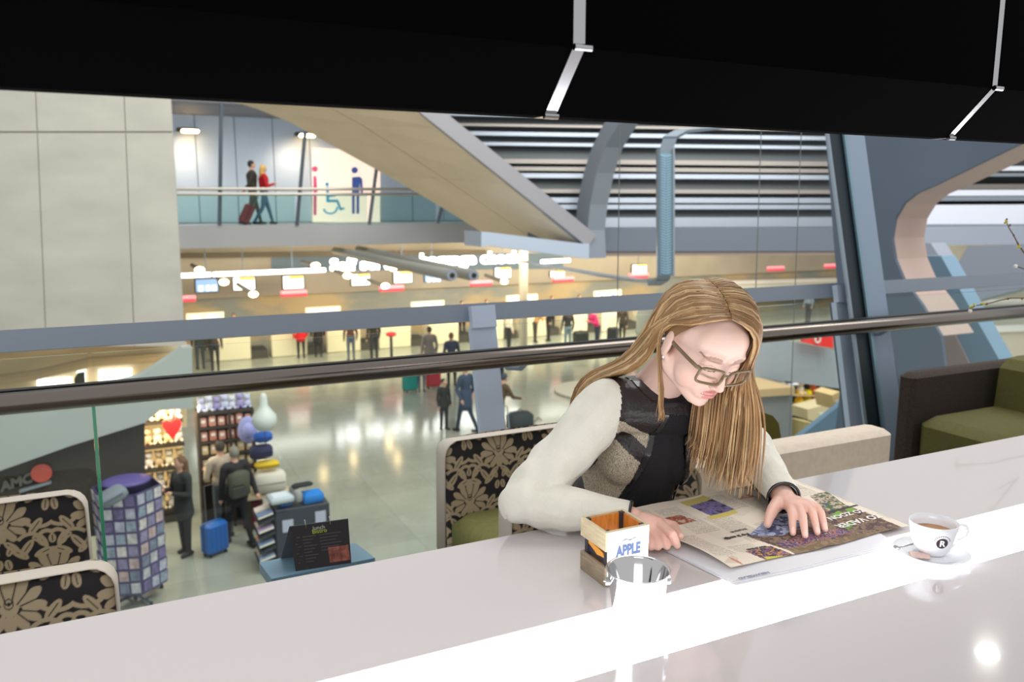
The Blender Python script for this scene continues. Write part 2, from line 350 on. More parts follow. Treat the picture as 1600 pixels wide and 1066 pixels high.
for i, (x, y) in enumerate([(293, 203), (476, 210)]):
    t = thing('wall_spotlight', ['twin wall spotlight nearest the concrete pier', 'twin wall spotlight above the walking couple'][i], 'spotlight', tuple(PY(x, y, YBW - .4)))
    MB().box(PY(x, y, YBW - .35), (.62, .25, .12), bevel=.03).build('housing', pm('lamp_black', (26, 26, 28), .5), t)
    MB().box(PY(x + 4, y + 2, YBW - .45), (.5, .26, .09), bevel=.03).build('lamp', pm('warm_lamp', (255, 226, 180), .4, emit=14, ec=(255, 214, 150)), t)
    lt = bpy.data.lights.new('wall_wash', 'SPOT'); lt.energy = 70; lt.shadow_soft_size = .25; lt.color = (1, .82, .6); lt.spot_size = 1.7; lt.spot_blend = 1; lo = bpy.data.objects.new('wall_wash', lt); col.objects.link(lo)
    lo.location = PY(x - 6 if i else x - 10, y + 8, YBW - .9); lo.rotation_euler = (Vector(PY(x - 30 if i else x, y + 70, YBW)) - lo.location).to_track_quat('-Z', 'Y').to_euler()
# ------------------------------------------------------------------ shell of the building: long metal cladding boards, curved ribs
DS = 22.0
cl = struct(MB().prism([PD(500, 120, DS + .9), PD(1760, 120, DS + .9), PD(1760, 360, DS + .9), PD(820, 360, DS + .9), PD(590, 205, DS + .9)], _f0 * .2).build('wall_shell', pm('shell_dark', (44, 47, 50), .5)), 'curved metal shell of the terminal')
M_lip = pm('clad_sheen', (146, 156, 168), .28, .55); M_lip2 = pm('clad_warm', (132, 128, 124), .3, .55); M_deep = pm('clad_shade', (92, 98, 102), .4, .5)  # lighter lips, darker recesses: metal reflections and groove shade put into the colour
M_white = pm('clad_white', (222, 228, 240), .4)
bands = [(150, 6, 0), (166, 4, 1), (181, 5, 0), (197, 4, 1), (209, 6, 0), (225, 5, 0), (250, 7, 1), (262, 6, 1), (272, 7, 0), (296, 6, 1), (309, 8, 0), (320, 7, 0), (340, 15, 0)]
def cx0(y): return float(np.interp(y, [150, 200, 300, 340, 400], [500, 580, 735, 795, 900]))
def strip(x0, x1, y, h, depth, slope):
    x0 = max(x0, cx0(y))
    return [PD(x0, y + slope * (x0 - 1000), depth), PD(x1, y + slope * (x1 - 1000), depth), PD(x1, y + h + slope * (x1 - 1000), depth), PD(x0, y + h + slope * (x0 - 1000), depth)]
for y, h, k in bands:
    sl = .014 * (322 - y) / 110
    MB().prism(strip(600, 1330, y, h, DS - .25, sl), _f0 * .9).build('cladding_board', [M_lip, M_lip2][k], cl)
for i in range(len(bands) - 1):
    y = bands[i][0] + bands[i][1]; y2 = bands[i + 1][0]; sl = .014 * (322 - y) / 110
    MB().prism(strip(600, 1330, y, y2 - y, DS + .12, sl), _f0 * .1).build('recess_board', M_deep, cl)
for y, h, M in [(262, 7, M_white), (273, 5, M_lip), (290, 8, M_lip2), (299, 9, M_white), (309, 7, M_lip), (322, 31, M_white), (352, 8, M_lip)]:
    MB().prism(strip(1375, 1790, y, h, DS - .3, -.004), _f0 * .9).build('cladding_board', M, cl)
MB().prism(strip(600, 1330, 357, 36, DS - 1.2, -.002), _f0 * 2.0).build('edge_beam', pm('edge_beam', (96, 108, 122), .5), cl)
MB().prism(strip(600, 1330, 393, 7, DS - 1.15, -.006), _f0 * 1.8).build('edge_trim', pm('edge_trim', (140, 124, 116), .5), cl)
MB().prism(strip(1400, 1790, 360, 27, DS - 1.2, -.008), _f0 * 2.0).build('edge_beam', pm('edge_beam2', (150, 160, 176), .5), cl)
# curved rib, a transverse frame pushed along the hall
rib_l = [(985, 120), (958, 165), (944, 192), (925, 230), (912, 270), (902, 320), (899, 360), (912, 402)]
rib_r = [(1012, 120), (985, 165), (968, 192), (945, 230), (932, 270), (922, 320), (918, 360), (920, 404)]
XR = 10.5
rb = MB()
A = [PX(x, y, XR) for x, y in rib_l]; B = [PX(x, y, XR) for x, y in rib_r]
for i in range(len(A) - 1): rb.prism([A[i], B[i], B[i + 1], A[i + 1]], (.5, 0, 0))
struct(rb.build('trim_2', pm('rib_grey', (136, 146, 158), .45, .2)), 'curved grey steel rib of the roof')
# beige stair soffit that dives down from the footbridge
sA = [(300, 140), (340, 152), (400, 170), (450, 190), (520, 228), (600, 272), (680, 318), (757, 366)]
sB = [(600, 120), (636, 150), (660, 176), (690, 200), (740, 240), (800, 288), (860, 336), (917, 382)]
st = thing('stair_soffit', 'beige panelled underside of a stair sloping down from the footbridge', 'stairs', tuple(PY(757, 385, 17.5)))
M_sof = pm('soffit_beige', (238, 220, 192), .6, noise=(.8, .06)); M_sofedge = pm('soffit_side', (150, 150, 156), .5)
PA = [PY(x, y, 20.5) for x, y in sA]; PB = [PY(x, y, 17.2) for x, y in sB]
m = MB()
for i in range(len(PA) - 1):
    for k in range(2):
        a0 = PA[i] + (PB[i] - PA[i]) * (k / 2 + .004); a1 = PA[i] + (PB[i] - PA[i]) * ((k + 1) / 2 - .004); b0 = PA[i + 1] + (PB[i + 1] - PA[i + 1]) * (k / 2 + .004); b1 = PA[i + 1] + (PB[i + 1] - PA[i + 1]) * ((k + 1) / 2 - .004)
        e = .012 if i in (2, 4) else 0
        MB().prism([a0, a1, b1 + (a1 - b1) * e, b0 + (a0 - b0) * e], (0, .05, .12)).build('soffit_panel', M_sof, st)
    m.prism([PB[i] + V(0, -.03, -.05), PB[i] + V(.25, -.03, .22), PB[i + 1] + V(.25, -.03, .22), PB[i + 1] + V(0, -.03, -.05)], (0, .3, 0))
m.build('side_trim', M_sofedge, st)
m = MB()
for i in range(len(PA) - 1): m.prism([PA[i], PB[i], PB[i + 1], PA[i + 1]], (0, .25, .2))
v_ = m.v; m.v = [tuple(np.array(p) + V(0, .2, .16)) for p in v_]; m.build('stair_body', pm('stair_body', (120, 112, 100), .7), st)
m = MB().prism([PY(752, 362, 17.0), PY(765, 363, 17.0), PY(912, 381, 17.0), PY(921, 381, 17.0), PY(920, 405, 17.0), PY(765, 384, 17.0), PY(752, 386, 17.0)], (0, 1.0, 0)); m.build('end_fascia', pm('end_fascia', (176, 190, 208), .4), st)
# transverse plate with the rounded opening, right
XPl = 9.0
plate = [(1285, 150), (1640, 150), (1640, 203), (1600, 222), (1530, 256), (1460, 290), (1432, 302), (1412, 318), (1398, 342), (1393, 372), (1398, 405), (1412, 438), (1440, 476), (1470, 525), (1480, 600), (1500, 720), (1300, 720), (1318, 560), (1306, 420)]
pl = struct(MB().prism([PX(x, y, XPl) for x, y in plate], (.05, 0, 0)).build('wall_right', pm('plate_slate', (84, 98, 116), .55, noise=(.6, .08))), 'slate grey steel plate with a rounded opening')
inner = plate[2:14]
m = MB(); I = [PX(x, y, XPl + .02) for x, y in inner]
for i in range(len(I) - 1): m.prism([I[i], I[i + 1], I[i + 1] + V(0, .06, -.02), I[i] + V(0, .06, -.02)], (.62, 0, 0))
m.build('opening_rim', pm('rim_beige', (186, 164, 156), .45), pl)
# crossing steel legs below the opening
leg = struct(MB().prism([PX(x, y, XPl + 1.5) for x, y in ((1398, 400), (1470, 400), (1560, 560), (1590, 640), (1450, 640), (1405, 520))], (.3, 0, 0)).build('column_leg', pm('leg_blue', (112, 142, 166), .5)), 'blue grey steel leg under the opening')
MB().prism([PX(x, y, XPl + 1.47) for x, y in ((1395, 505), (1475, 490), (1530, 600), (1440, 640), (1400, 590))], (.04, 0, 0)).build('leg_face', pm('leg_warm', (150, 134, 134), .5), leg)
struct(MB().prism([PX(x, y, XPl + 4) for x, y in ((1512, 385), (1640, 380), (1640, 440), (1505, 475), (1480, 440))], (.4, 0, 0)).build('column_leg', pm('leg_grey', (142, 150, 166), .5)), 'grey steel leg meeting the roof edge')
struct(MB().prism([PX(x, y, XPl + 4.2) for x, y in ((1432, 380), (1454, 380), (1500, 450), (1470, 470))], (.4, 0, 0)).build('column_leg', pm('leg_grey', (142, 150, 166), .5)), 'second grey steel leg of the crossing pair')
# far right background of the hall beyond the opening
struct(MB().box((40, 24, -1.6), (.3, 30, 5.4)).build('wall_far_right', pm('far_right', (200, 196, 178), .6, noise=(.35, .3))), 'pale end wall of the hall')
# ------------------------------------------------------------------ balustrade of the cafe
bal = thing('cafe_balustrade', 'grey steel and glass balustrade with a dark round handrail', 'balustrade', (1.2, 2.75, 0))
LEAN = .23
def lean(p, z): return np.array([p[0], p[1] + LEAN * (z - p[2]), z])
TR = PY(735, 490, 2.88); T2 = PY(1299, 463, 2.88)
M_bal = pm('baluster_grey', (200, 216, 238), .45, .15); M_rail = pm('top_rail', (146, 158, 174), .45, .2)
x0, x1 = -1.6, 7.2
m = MB(); zc = TR[2]
Rl = rotx(-math.atan(LEAN))
m.box(((x0 + x1) / 2, 2.90, zc), (x1 - x0, .03, .068), Rl); m.build('top_rail', M_rail, bal)
step = T2[0] - TR[0]
for X in (TR[0] - step, TR[0], T2[0], T2[0] + step, T2[0] + 2 * step):
    c = lean(V(X + .035, 2.86, zc), .45)
    b_ = MB().box(c, (.105, .03, 1.0), Rl).build('baluster', M_bal, bal)
    MB().box(c + V(.03, .05, .0), (.02, .09, .98), Rl).build('web', pm('baluster_dark', (88, 100, 116), .5, .2), b_)
    MB().box(lean(V(X + .035, 2.845, zc), zc - .01), (.10, .03, .085), Rl).build('top_plate', M_bal, b_)
m = MB().tube([(x0, 2.6, .856), (x1, 2.6, .856)], .031, 24); m.build('handrail', pm('handrail_bronze', (128, 120, 114), .2, 1.), bal, smooth=True)
MB().box(((x0 + x1) / 2, 2.64, .882), (x1 - x0, .03, .012)).build('rail_back', pm('rail_black', (22, 18, 17), .4), bal)
for X in (TR[0] + .12, T2[0] + .12, TR[0] + .12 - step): MB().tube([(X, 2.6, .856), (X, 2.68, .80), (X, 2.8, .78)], .012, 8).build('rail_bracket', M_rail, bal)
M_cglass = glass_mat('cafe_glass', (249, 253, 252)); M_edge = pm('glass_edge', (60, 170, 130), .15, spec=.8, coat=.5)
jx = PY(150, 690, 2.78)[0]; jx2 = PY(296, 570, 2.83)[0]
joints = [x0, jx, TR[0] - .01, TR[0] + .06, T2[0], T2[0] + .06, T2[0] + step, x1]
zt = zc - .05; zb = -.05
def gp(X, z, dy=0): return V(X, 2.875 + LEAN * (z - zc) + dy, z)
for a, b_ in zip(joints[:-1], joints[1:]):
    if b_ - a < .15: continue
    MB().prism([gp(a + .006, zb), gp(b_ - .006, zb), gp(b_ - .006, zt), gp(a + .006, zt)], (0, .012, 0)).build('glass_pane', M_cglass, bal)
MB().prism([gp(jx - .005, zb, -.004), gp(jx + .005, zb, -.004), gp(jx + .005, .80, -.004), gp(jx - .005, .80, -.004)], (0, .016, 0)).build('glass_edge', M_edge, bal)
# tall leaning mullion
mu = thing('facade_mullion', 'tall leaning steel mullion with a dark channel right of the woman', 'mullion', tuple(PY(1375, 700, 2.98)))
def mpx(px0, px1, Y, d, name, mat):
    p0 = PY(px0, 430, Y); p1 = PY(px1, 430, Y); c = lambda P, z: np.array([P[0], P[1] + .25 * (z - P[2]), z])
    MB().prism([c(p0, -.4), c(p1, -.4), c(p1, 2.4), c(p0, 2.4)], (0, d, 0)).build(name, mat, mu)
mpx(1321, 1325, 2.775, .012, 'flange', pm('mull_light', (150, 166, 180), .3, .4))
mpx(1325, 1349, 2.79, .02, 'channel', pm('mull_dark', (48, 60, 68), .4, .3))
mpx(1348, 1352, 2.77, .012, 'bead', pm('mull_bead', (136, 170, 186), .3, .4))
mpx(1351, 1380, 2.775, .06, 'face', pm('mull_face', (150, 170, 192), .45, .2))
# ------------------------------------------------------------------ black pendant lamp over the table
lamp = thing('pendant_lamp', 'long black pendant lamp in panels joined by steel straps over the table', 'lamp', (1.0, 1.03, 1.55))
Yf = .95
pf1 = PY(905, 75, Yf); pl1 = PY(858, 182, Yf * 1.083)
zf, zl, Yl = pf1[2], pl1[2], Yf * 1.083
X1 = pf1[0]; X2 = PY(1555, 130, Yf)[0]; dx = X2 - X1
M_blk = pm('lamp_black_cloth', (1, 1, 2), .95, spec=.05); M_chr = pm('strap_chrome', (190, 192, 196), .16, 1.)
prof = [(Yf, 2.15), (Yf, zf), (Yl, zl), (Yl + .03, zl), (2 * Yl + .03 - Yf, zf), (2 * Yl + .03 - Yf, 2.15)]
for k in range(-2, 3):
    a = X1 + k * dx + .010; b_ = X1 + (k + 1) * dx - .010
    if k == 0: a = X1 + .010
    MB().prism([V(a, y, z) for y, z in prof], (b_ - a, 0, 0)).build('shade_panel', M_blk, lamp)
for k in range(-2, 4):
    Xc = X1 + k * dx; w = .0088 if k != 1 else .0065; m = MB()
    for (ya, za), (yb, zb_) in zip(prof[:-1], prof[1:]): m.prism([V(Xc - w, ya, za), V(Xc + w, ya, za), V(Xc + w, yb, zb_), V(Xc - w, yb, zb_)], (0, .003, .003))
    s_ = m.build('strap', M_chr, lamp)
    MB().cyl((Xc - w - .001, Yf - .004, zf), (Xc + w + .007, Yf - .004, zf), .0045, n=10).build('hinge', M_chr, s_)
    MB().cyl((Xc - w - .002, Yl - .004, zl), (Xc + w + .002, Yl - .004, zl), .0045, n=10).build('hinge', M_chr, s_)
# ceiling downlight mirrored in the table top
q = PZ(1543, 1021, .74); dr = ray(1543, 1021); dr = dr * np.array([1, 1, -1]); top = q + dr * (3.0 - .74) / dr[2]
dl = thing('ceiling_downlight', 'small round ceiling downlight mirrored as a bright spot in the table top', 'downlight', tuple(top))
MB().lathe([(.09, 0), (.09, .06), (.07, .06), (.07, 0), (.09, 0)], top, 20).build('ring', M_steel_l, dl)
MB().cyl(top + V(0, 0, .01), top + V(0, 0, .03), .068, n=20).build('lamp', pm('downlight_glow', (255, 250, 240), .5, emit=30), dl)
# ================================================================== TABLE AND WHAT STANDS ON IT
tb = thing('long_table', 'long glossy white table with a glowing strip let into its top', 'table', (1.2, 1.0, 0))
M_top = pm('table_white', (204, 198, 199), .1, coat=.6, spec=.5)
MB().box((1.5, 1.2355, .715), (7.2, .351, .05), bevel=.003).build('table_top', M_top, tb)
MB().box((1.5, .735, .715), (7.2, .348, .05), bevel=.003).build('table_top', M_top, tb)
M_strip = pm('strip_light', (255, 255, 255), .2, emit=5.8, ec=(250, 250, 255))
MB().box((1.5, .985, .7145), (7.2, .148, .05)).build('light_strip', M_strip, tb)
MB().box((1.5, .985, .66), (7.0, .7, .05)).build('apron', pm('table_under', (150, 146, 146), .5), tb)
for X in (-1.6, 1.5, 4.6): MB().box((X, .985, .3175), (.08, .5, .635)).build('leg', M_steel_l, tb)
TZ = .7402
# coffee cup
def cup():
    c = V(1.357, .962, TZ + .010)
    t = thing('coffee_cup', 'white coffee cup with a dark round R logo on the saucer', 'cup', tuple(c))
    M_por = pm('porcelain', (244, 246, 252), .12, coat=.5)
    prof = [(0, .003), (.020, .003), (.022, 0), (.0245, .002), (.033, .012), (.0395, .03), (.0425, .05), (.0435, .062), (.042, .0625), (.0405, .05), (.0375, .031), (.031, .014), (.02, .007), (0, .006)]
    MB().lathe(prof, c, 48).build('body', M_por, t, smooth=True)
    MB().lathe([(0, .042), (.0391, .042)], c, 40).build('coffee', pm('coffee', (170, 118, 66), .25), t)
    hd = V(math.cos(-.45), math.sin(-.45), 0)
    pts = [c + hd * r + V(0, 0, z) for r, z in ((.041, .052), (.052, .0555), (.0615, .052), (.065, .043), (.061, .033), (.050, .027), (.0385, .028))]
    MB().tube(pts, .0045, 10, flat=(.0048, .0034)).build('handle', M_por, t, smooth=True)
    # logo wrapped on the wall of the cup
    def on(a, z, e=.0004):
        r = np.interp(z, [.012, .03, .05, .062], [.033, .0395, .0425, .0435]) + e; return c + V(r * math.cos(a), r * math.sin(a), z)
    a0 = math.atan2(-.962, -1.357) + .42; z0 = .034; lg = MB(); R0 = .0105
    ring = [(0.0, 0.0)] + [(R0 * k * math.cos(t_), R0 * k * math.sin(t_)) for k in (.5, 1) for t_ in np.linspace(0, 2 * math.pi, 25)[:-1]]
    fs = [(0, 1 + i, 1 + (i + 1) % 24) for i in range(24)] + [(1 + i, 25 + i, 25 + (i + 1) % 24, 1 + (i + 1) % 24) for i in range(24)]
    lg.add([on(a0 + x / .0405, z0 + y) for x, y in ring], fs); lo = lg.build('logo_disc', pm('logo_dark', (58, 46, 50), .4), t)
    tm = text_mb('R', .0165, (0, 0, 0), (1, 0, 0), (0, 1, 0), .0, 'CENTER', 1.0006)
    MB().add([on(a0 + p[0] / .0405, z0 - .0055 + p[1], .0008) for p in tm.v], tm.f).build('letter', pm('logo_white', (250, 250, 250), .4), lo)
    m = MB()
    for k in range(11):
        t_ = math.pi * (.12 + .76 * k / 10); x, y = .0148 * math.cos(t_), .0148 * math.sin(t_)
        m.add([on(a0 + (x + ex) / .0405, z0 + y + ey, .0005) for ex, ey in ((-.0009, -.0009), (.0009, -.0009), (.0009, .0011), (-.0009, .0011))], [(0, 1, 2, 3)])
    m.build('tiny_print', pm('logo_print', (120, 112, 116), .5), t)
    sc = thing('saucer', 'white saucer under the coffee cup on the glowing strip', 'saucer', (c[0], c[1], TZ))
    MB().lathe([(0, .004), (.022, .004), (.024, .0), (.03, .0), (.045, .004), (.066, .0135), (.067, .0145), (.066, .0155), (.045, .0075), (.026, .0065), (.024, .0085), (0, .0085)], (c[0], c[1], TZ), 56).build('plate', M_por, sc, smooth=True)
    s = PZ(1437, 868, TZ + .013); u = rotz(math.radians(-38)); m = MB().box(s + V(0, 0, 0), (.036, .021, .004), u @ rotx(.12), bevel=.0018)
    tag(m.build('sugar_sachet', pm('sachet', (226, 196, 186), .45, noise=(90, .15))), 'small pinkish sugar sachet lying on the saucer', 'sachet')
    sp = [PZ(1401, 856, TZ + .019), PZ(1416, 853, TZ + .019), PZ(1432, 849, TZ + .017)]
    t2 = thing('teaspoon', 'small steel teaspoon lying on the saucer behind the sachet', 'spoon', tuple(sp[1]))
    MB().tube(sp, .0016, 8).build('handle', M_chr, t2, smooth=True); MB().sphere(sp[0], (.010, .006, .002), 14, 8, rotz(.9)).build('bowl', M_chr, t2, smooth=True)
cup()
# steel pail
def pail():
    b_ = PZ(986, 948, TZ); h = .088; rimc = PZ(997, 889, TZ + h); c = V((b_[0] + rimc[0]) / 2, (b_[1] + rimc[1]) / 2, TZ); c[:2] = rimc[:2]
    t = thing('steel_pail', 'small polished steel pail in front of the wooden box', 'pail', tuple(c))
    M_pail = pm('pail_steel', (206, 206, 208), .09, 1.)
    MB().lathe([(0, .001), (.037, .001), (.038, .003), (.0485, h - .003), (.0508, h - .002), (.0515, h), (.0505, h + .0008), (.0478, h - .003), (.0374, .004), (0, .003)], c, 64).build('body', M_pail, t, smooth=True)
    d = V(math.cos(-.42), math.sin(-.42), 0)
    for s in (1, -1): MB().cyl(c + d * s * .0455 + V(0, 0, h - .020), c + d * s * .052 + V(0, 0, h - .020), .0062, n=12).build('ear', M_pail, t)
    n_ = np.cross(d, V(0, 0, 1)); pts = [c + d * .0535 * math.cos(a) + n_ * .0535 * math.sin(a) + V(0, 0, h - .020 - .026 * abs(math.sin(a))) for a in np.linspace(0, -math.pi, 20)]
    MB().tube(pts, .0013, 6).build('bail_handle', M_pail, t, smooth=True)
pail()
# wooden APPLE box
def apple():
    x0, x1, y0, y1 = .731, .823, 1.128, 1.213; z0, z1 = TZ, TZ + .101
    t = thing('wooden_box', 'small slatted wooden box with a white APPLE label', 'box', ((x0 + x1) / 2, (y0 + y1) / 2, z0))
    Mw = pm('pale_wood', (206, 190, 156), .6, noise=(40, .14, (1, 1, 6))); Mg = pm('grey_wood', (150, 134, 112), .7, noise=(40, .2, (1, 1, 6))); Mo = pm('orange_wood', (236, 150, 62), .6, noise=(30, .18, (6, 6, 1)))
    th = .006
    for zz0, zz1, M, g in ((z0, z0 + .036, Mg, .002), (z1 - .036, z1, Mw, 0)):
        for cx, cy, sx, sy in (((x0 + x1) / 2, y0 + th / 2, x1 - x0, th), ((x0 + x1) / 2, y1 - th / 2, x1 - x0, th), (x0 + th / 2, (y0 + y1) / 2, th, y1 - y0 - 2 * th), (x1 - th / 2, (y0 + y1) / 2, th, y1 - y0 - 2 * th)):
            MB().box((cx, cy, (zz0 + zz1) / 2), (sx, sy, zz1 - zz0), bevel=.0008).build('slat', M, t)
    for cx in (x0 + th + .004, x1 - th - .004):
        for cy in (y0 + th + .004, y1 - th - .004): MB().box((cx, cy, (z0 + z1) / 2 + .002), (.008, .008, z1 - z0 - .006)).build('corner_post', pm('dark_post', (60, 58, 66), .6), t)
    MB().box(((x0 + x1) / 2, (y0 + y1) / 2, z0 + .005), (x1 - x0 - 2 * th, y1 - y0 - 2 * th, .005)).build('base', Mg, t)
    # orange lining
    for cx, cy, sx, sy in ((x0 + th + .0014, (y0 + y1) / 2, .0012, y1 - y0 - 2 * th), (x1 - th - .0014, (y0 + y1) / 2, .0012, y1 - y0 - 2 * th), ((x0 + x1) / 2, y1 - th - .0014, x1 - x0 - 2 * th, .0012), ((x0 + x1) / 2, y0 + th + .0014, x1 - x0 - 2 * th, .0012)):
        MB().box((cx, cy, z1 - .021), (sx, sy, .036)).build('lining', Mo, t)
    for k, (a, b_) in enumerate((((y0 + .020), .045), ((y0 + .050), .04))):
        pass
    MB().box((x0 + .012, (y0 + y1) / 2, z0 + .050), (.002, y1 - y0 - .02, .027)).build('dark_insert', pm('dark_insert', (66, 62, 74), .6), t)
    zg = z0 + .050; m = MB().prism([V(x0 + .0085, y, z) for y, z in ((y1 - .012, zg + .010), (y1 - .03, zg + .008), (y1 - .045, zg + .007), (y1 - .062, zg + .004), (y1 - .07, zg - .004), (y1 - .055, zg - .005), (y1 - .045, zg - .007), (y1 - .03, zg - .001), (y1 - .014, zg + .004))], (.002, 0, 0)); m.build('orange_cutout', pm('cutout_glow', (250, 170, 60), .5), t)
    MB().box(((x0 + x1) / 2 + .0005, y0 - .0006, (z0 + z1) / 2 + .001), (x1 - x0 - .006, .001, z1 - z0 - .004)).build('label_card', pm('label_white', (240, 238, 230), .6), t)
    lb = text_mb('APPLE', .026, ((x0 + x1) / 2 + .001, y0 - .0014, z0 + .053), (.72, 0, 0), (0, 0, 1.05), .0002, 'CENTER', 1.0014).build('lettering', pm('label_blue', (74, 96, 140), .6), t)
    m = MB()
    for k in range(9):
        a = V((x0 + x1) / 2 - .014 + k * .0032, y0 - .0014, z0 + .079 + .0012 * math.sin(k)); m.prism([a, a + V(.006, 0, .0022), a + V(.0062, 0, .0036), a + V(.001, 0, .0016)], (0, .0003, 0))
    m.build('wheat_mark', pm('label_blue', (74, 96, 140), .6), t)
apple()
# ------------------------------------------------------------------ newspapers
def newspaper():
    NX, NY = 330, 240; U, W = np.meshgrid(np.linspace(0, 1, NX), np.linspace(0, 1, NY), indexing='ij')
    xl = .952 + .016 * np.cos(W * 3.0) - .02 * np.exp(-((W - .36) / .25) ** 2); X = xl + U * (1.440 - xl); Yc = 1.074 + W * .338 + .004 * np.sin(U * 9) * (1 - W)
    Zc = TZ + .0055 + .016 * np.exp(-U / .10) * np.exp(-((W - .30) / .30) ** 2) + .0035 * np.exp(-((U - .5) / .05) ** 2) + .0015 * np.sin(U * 14 + W * 5) * np.sin(W * 7) + .001
    Yc = np.minimum(Yc, 1.409)
    def uv(px, py):
        p = PZ(px, py, TZ + .008); return (p[0] - .955) / (1.440 - .955), (p[1] - 1.074) / .338
    def inside(poly):
        P = [uv(*p) for p in poly]; r = np.zeros_like(U, bool); j = len(P) - 1
        for i in range(len(P)):
            (xi, yi), (xj, yj) = P[i], P[j]
            with np.errstate(divide='ignore', invalid='ignore'):
                r ^= ((yi > W) != (yj > W)) & (U < (xj - xi) * (W - yi) / (yj - yi + 1e-12) + xi)
            j = i
        return r
    def lc(*c): return np.array(lin(c)[:3])
    base = lc(238, 226, 210); C = np.tile(base, (NX, NY, 1)); h = rng.random((NX, NY))
    # columns of body text (grey lines along u)
    ln = (np.floor(W * 120) % 2 == 0) & (h > .25); colm = (np.abs((U * 7.2) % 1 - .5) < .43)
    txt = ln & colm & (W > .12) & (W < .93) & (U > .02) & (np.sin(np.floor(U * 7.2) * 2.1 + np.floor(W * 9)) > -.35)
    C[txt] = C[txt] * .60
    for poly, c in (([(1118, 795), (1165, 765), (1210, 785), (1165, 805)], (212, 200, 184)), ([(1098, 826), (1150, 810), (1200, 830), (1150, 850)], (214, 202, 186))): C[inside(poly)] = C[inside(poly)] * .92
    def blob(poly, cols, sc, seed):
        k = inside(poly); g = np.random.default_rng(seed); n = 12
        def val(s):
            G = g.random((int(60 * s) + 3, int(40 * s) + 3)); a = U * 60 * s; b = W * 40 * s; i = a.astype(int); j = b.astype(int); fa, fb = a - i, b - j
            return G[i, j] * (1 - fa) * (1 - fb) + G[i + 1, j] * fa * (1 - fb) + G[i, j + 1] * (1 - fa) * fb + G[i + 1, j + 1] * fa * fb
        v = .6 * val(sc) + .4 * val(sc * 2); v = (v - v[k].min()) / (np.ptp(v[k]) + 1e-6) if k.any() else v
        idx = np.clip((v * len(cols)).astype(int), 0, len(cols) - 1); cc = np.array([lin(c)[:3] for c in cols])[idx]; C[k] = cc[k]
    blob([(1076, 785), (1110, 776), (1152, 796), (1118, 804)], [(86, 78, 128), (130, 118, 170), (120, 104, 150), (60, 52, 90)], .8, 1)
    for poly, c in (([(1068, 783), (1104, 773), (1118, 779), (1082, 789)], (206, 188, 106)), ([(1110, 804), (1150, 796), (1158, 800), (1118, 809)], (222, 204, 110))): k = inside(poly); C[k] = lin(c)[:3]
    blob([(1046, 808), (1070, 802), (1096, 812), (1070, 820)], [(214, 196, 176), (190, 110, 80), (150, 80, 60), (206, 180, 160)], .9, 2)
    blob([(1156, 776), (1174, 770), (1184, 774), (1160, 779)], [(214, 160, 140), (200, 140, 120), (214, 196, 176)], .9, 3)
    # large photograph: sky at the left, crowd and field to the right
    blob([(1172, 836), (1204, 818), (1296, 778), (1416, 826), (1258, 872)], [(70, 52, 52), (112, 86, 74), (84, 66, 70), (140, 116, 92), (120, 98, 84), (176, 152, 128)], 1.0, 4)
    blob([(1174, 836), (1200, 812), (1240, 800), (1262, 822), (1225, 836)], [(104, 112, 150), (136, 146, 182), (164, 174, 200), (84, 88, 126), (64, 60, 84)], .9, 5)
    blob([(1212, 848), (1258, 834), (1310, 824), (1330, 830), (1270, 846), (1232, 858)], [(70, 48, 60), (96, 92, 150), (178, 120, 100), (60, 60, 110), (206, 190, 180)], 1.4, 6)
    blob([(1238, 866), (1225, 856), (1330, 836), (1400, 826), (1412, 828), (1262, 870)], [(134, 112, 86), (122, 102, 78), (148, 124, 98), (128, 106, 82)], .7, 7)
    blob([(1266, 774), (1292, 768), (1325, 790), (1300, 800)], [(120, 100, 90), (196, 176, 160), (84, 110, 60), (70, 82, 150)], .9, 8)
    blob([(1164, 864), (1204, 852), (1246, 872), (1212, 886)], [(78, 66, 100), (130, 100, 130), (60, 50, 70), (200, 140, 90), (110, 92, 150)], 1.3, 9)
    for poly, c in (([(1190, 872), (1240, 868), (1250, 876), (1206, 884)], (206, 200, 90)), ([(1254, 872), (1310, 857), (1312, 852), (1416, 828), (1418, 832), (1318, 857), (1316, 861), (1262, 877)], (104, 158, 190)),
                    ([(1295, 800), (1345, 786), (1347, 788), (1298, 803)], (60, 58, 58)), ([(1300, 806), (1312, 798), (1322, 802), (1310, 808)], (120, 170, 70)), ([(1322, 796), (1332, 793), (1340, 798), (1330, 801)], (120, 170, 70)),
                    ([(1318, 822), (1334, 812), (1340, 816), (1326, 826)], (110, 160, 66)), ([(1125, 886), (1142, 872), (1150, 876), (1150, 884)], (220, 206, 188)), ([(1134, 874), (1152, 882), (1158, 888), (1140, 880)], (210, 140, 120)),
                    ([(1118, 762), (1122, 760), (1260, 762), (1262, 764)], (206, 192, 172))): k = inside(poly); C[k] = lin(c)[:3]
    P = np.stack([X, Yc, Zc], -1); t = thing('newspaper', 'open newspaper with colour photographs lying under the womans hands', 'newspaper', (1.2, 1.24, TZ))
    MB().grid(P).build('open_page', attr_mat('newsprint', .8), t, smooth=True, colors=C.reshape(-1, 3))
    # headlines, readable from the far side of the table
    def sz(px, py):
        u, w = uv(px, py); i = int(np.clip(u, 0, 1) * (NX - 1)); j = int(np.clip(w, 0, 1) * (NY - 1)); p = PZ(px, py, TZ + .008); return V(p[0], p[1], Zc[i, j] + .0012)
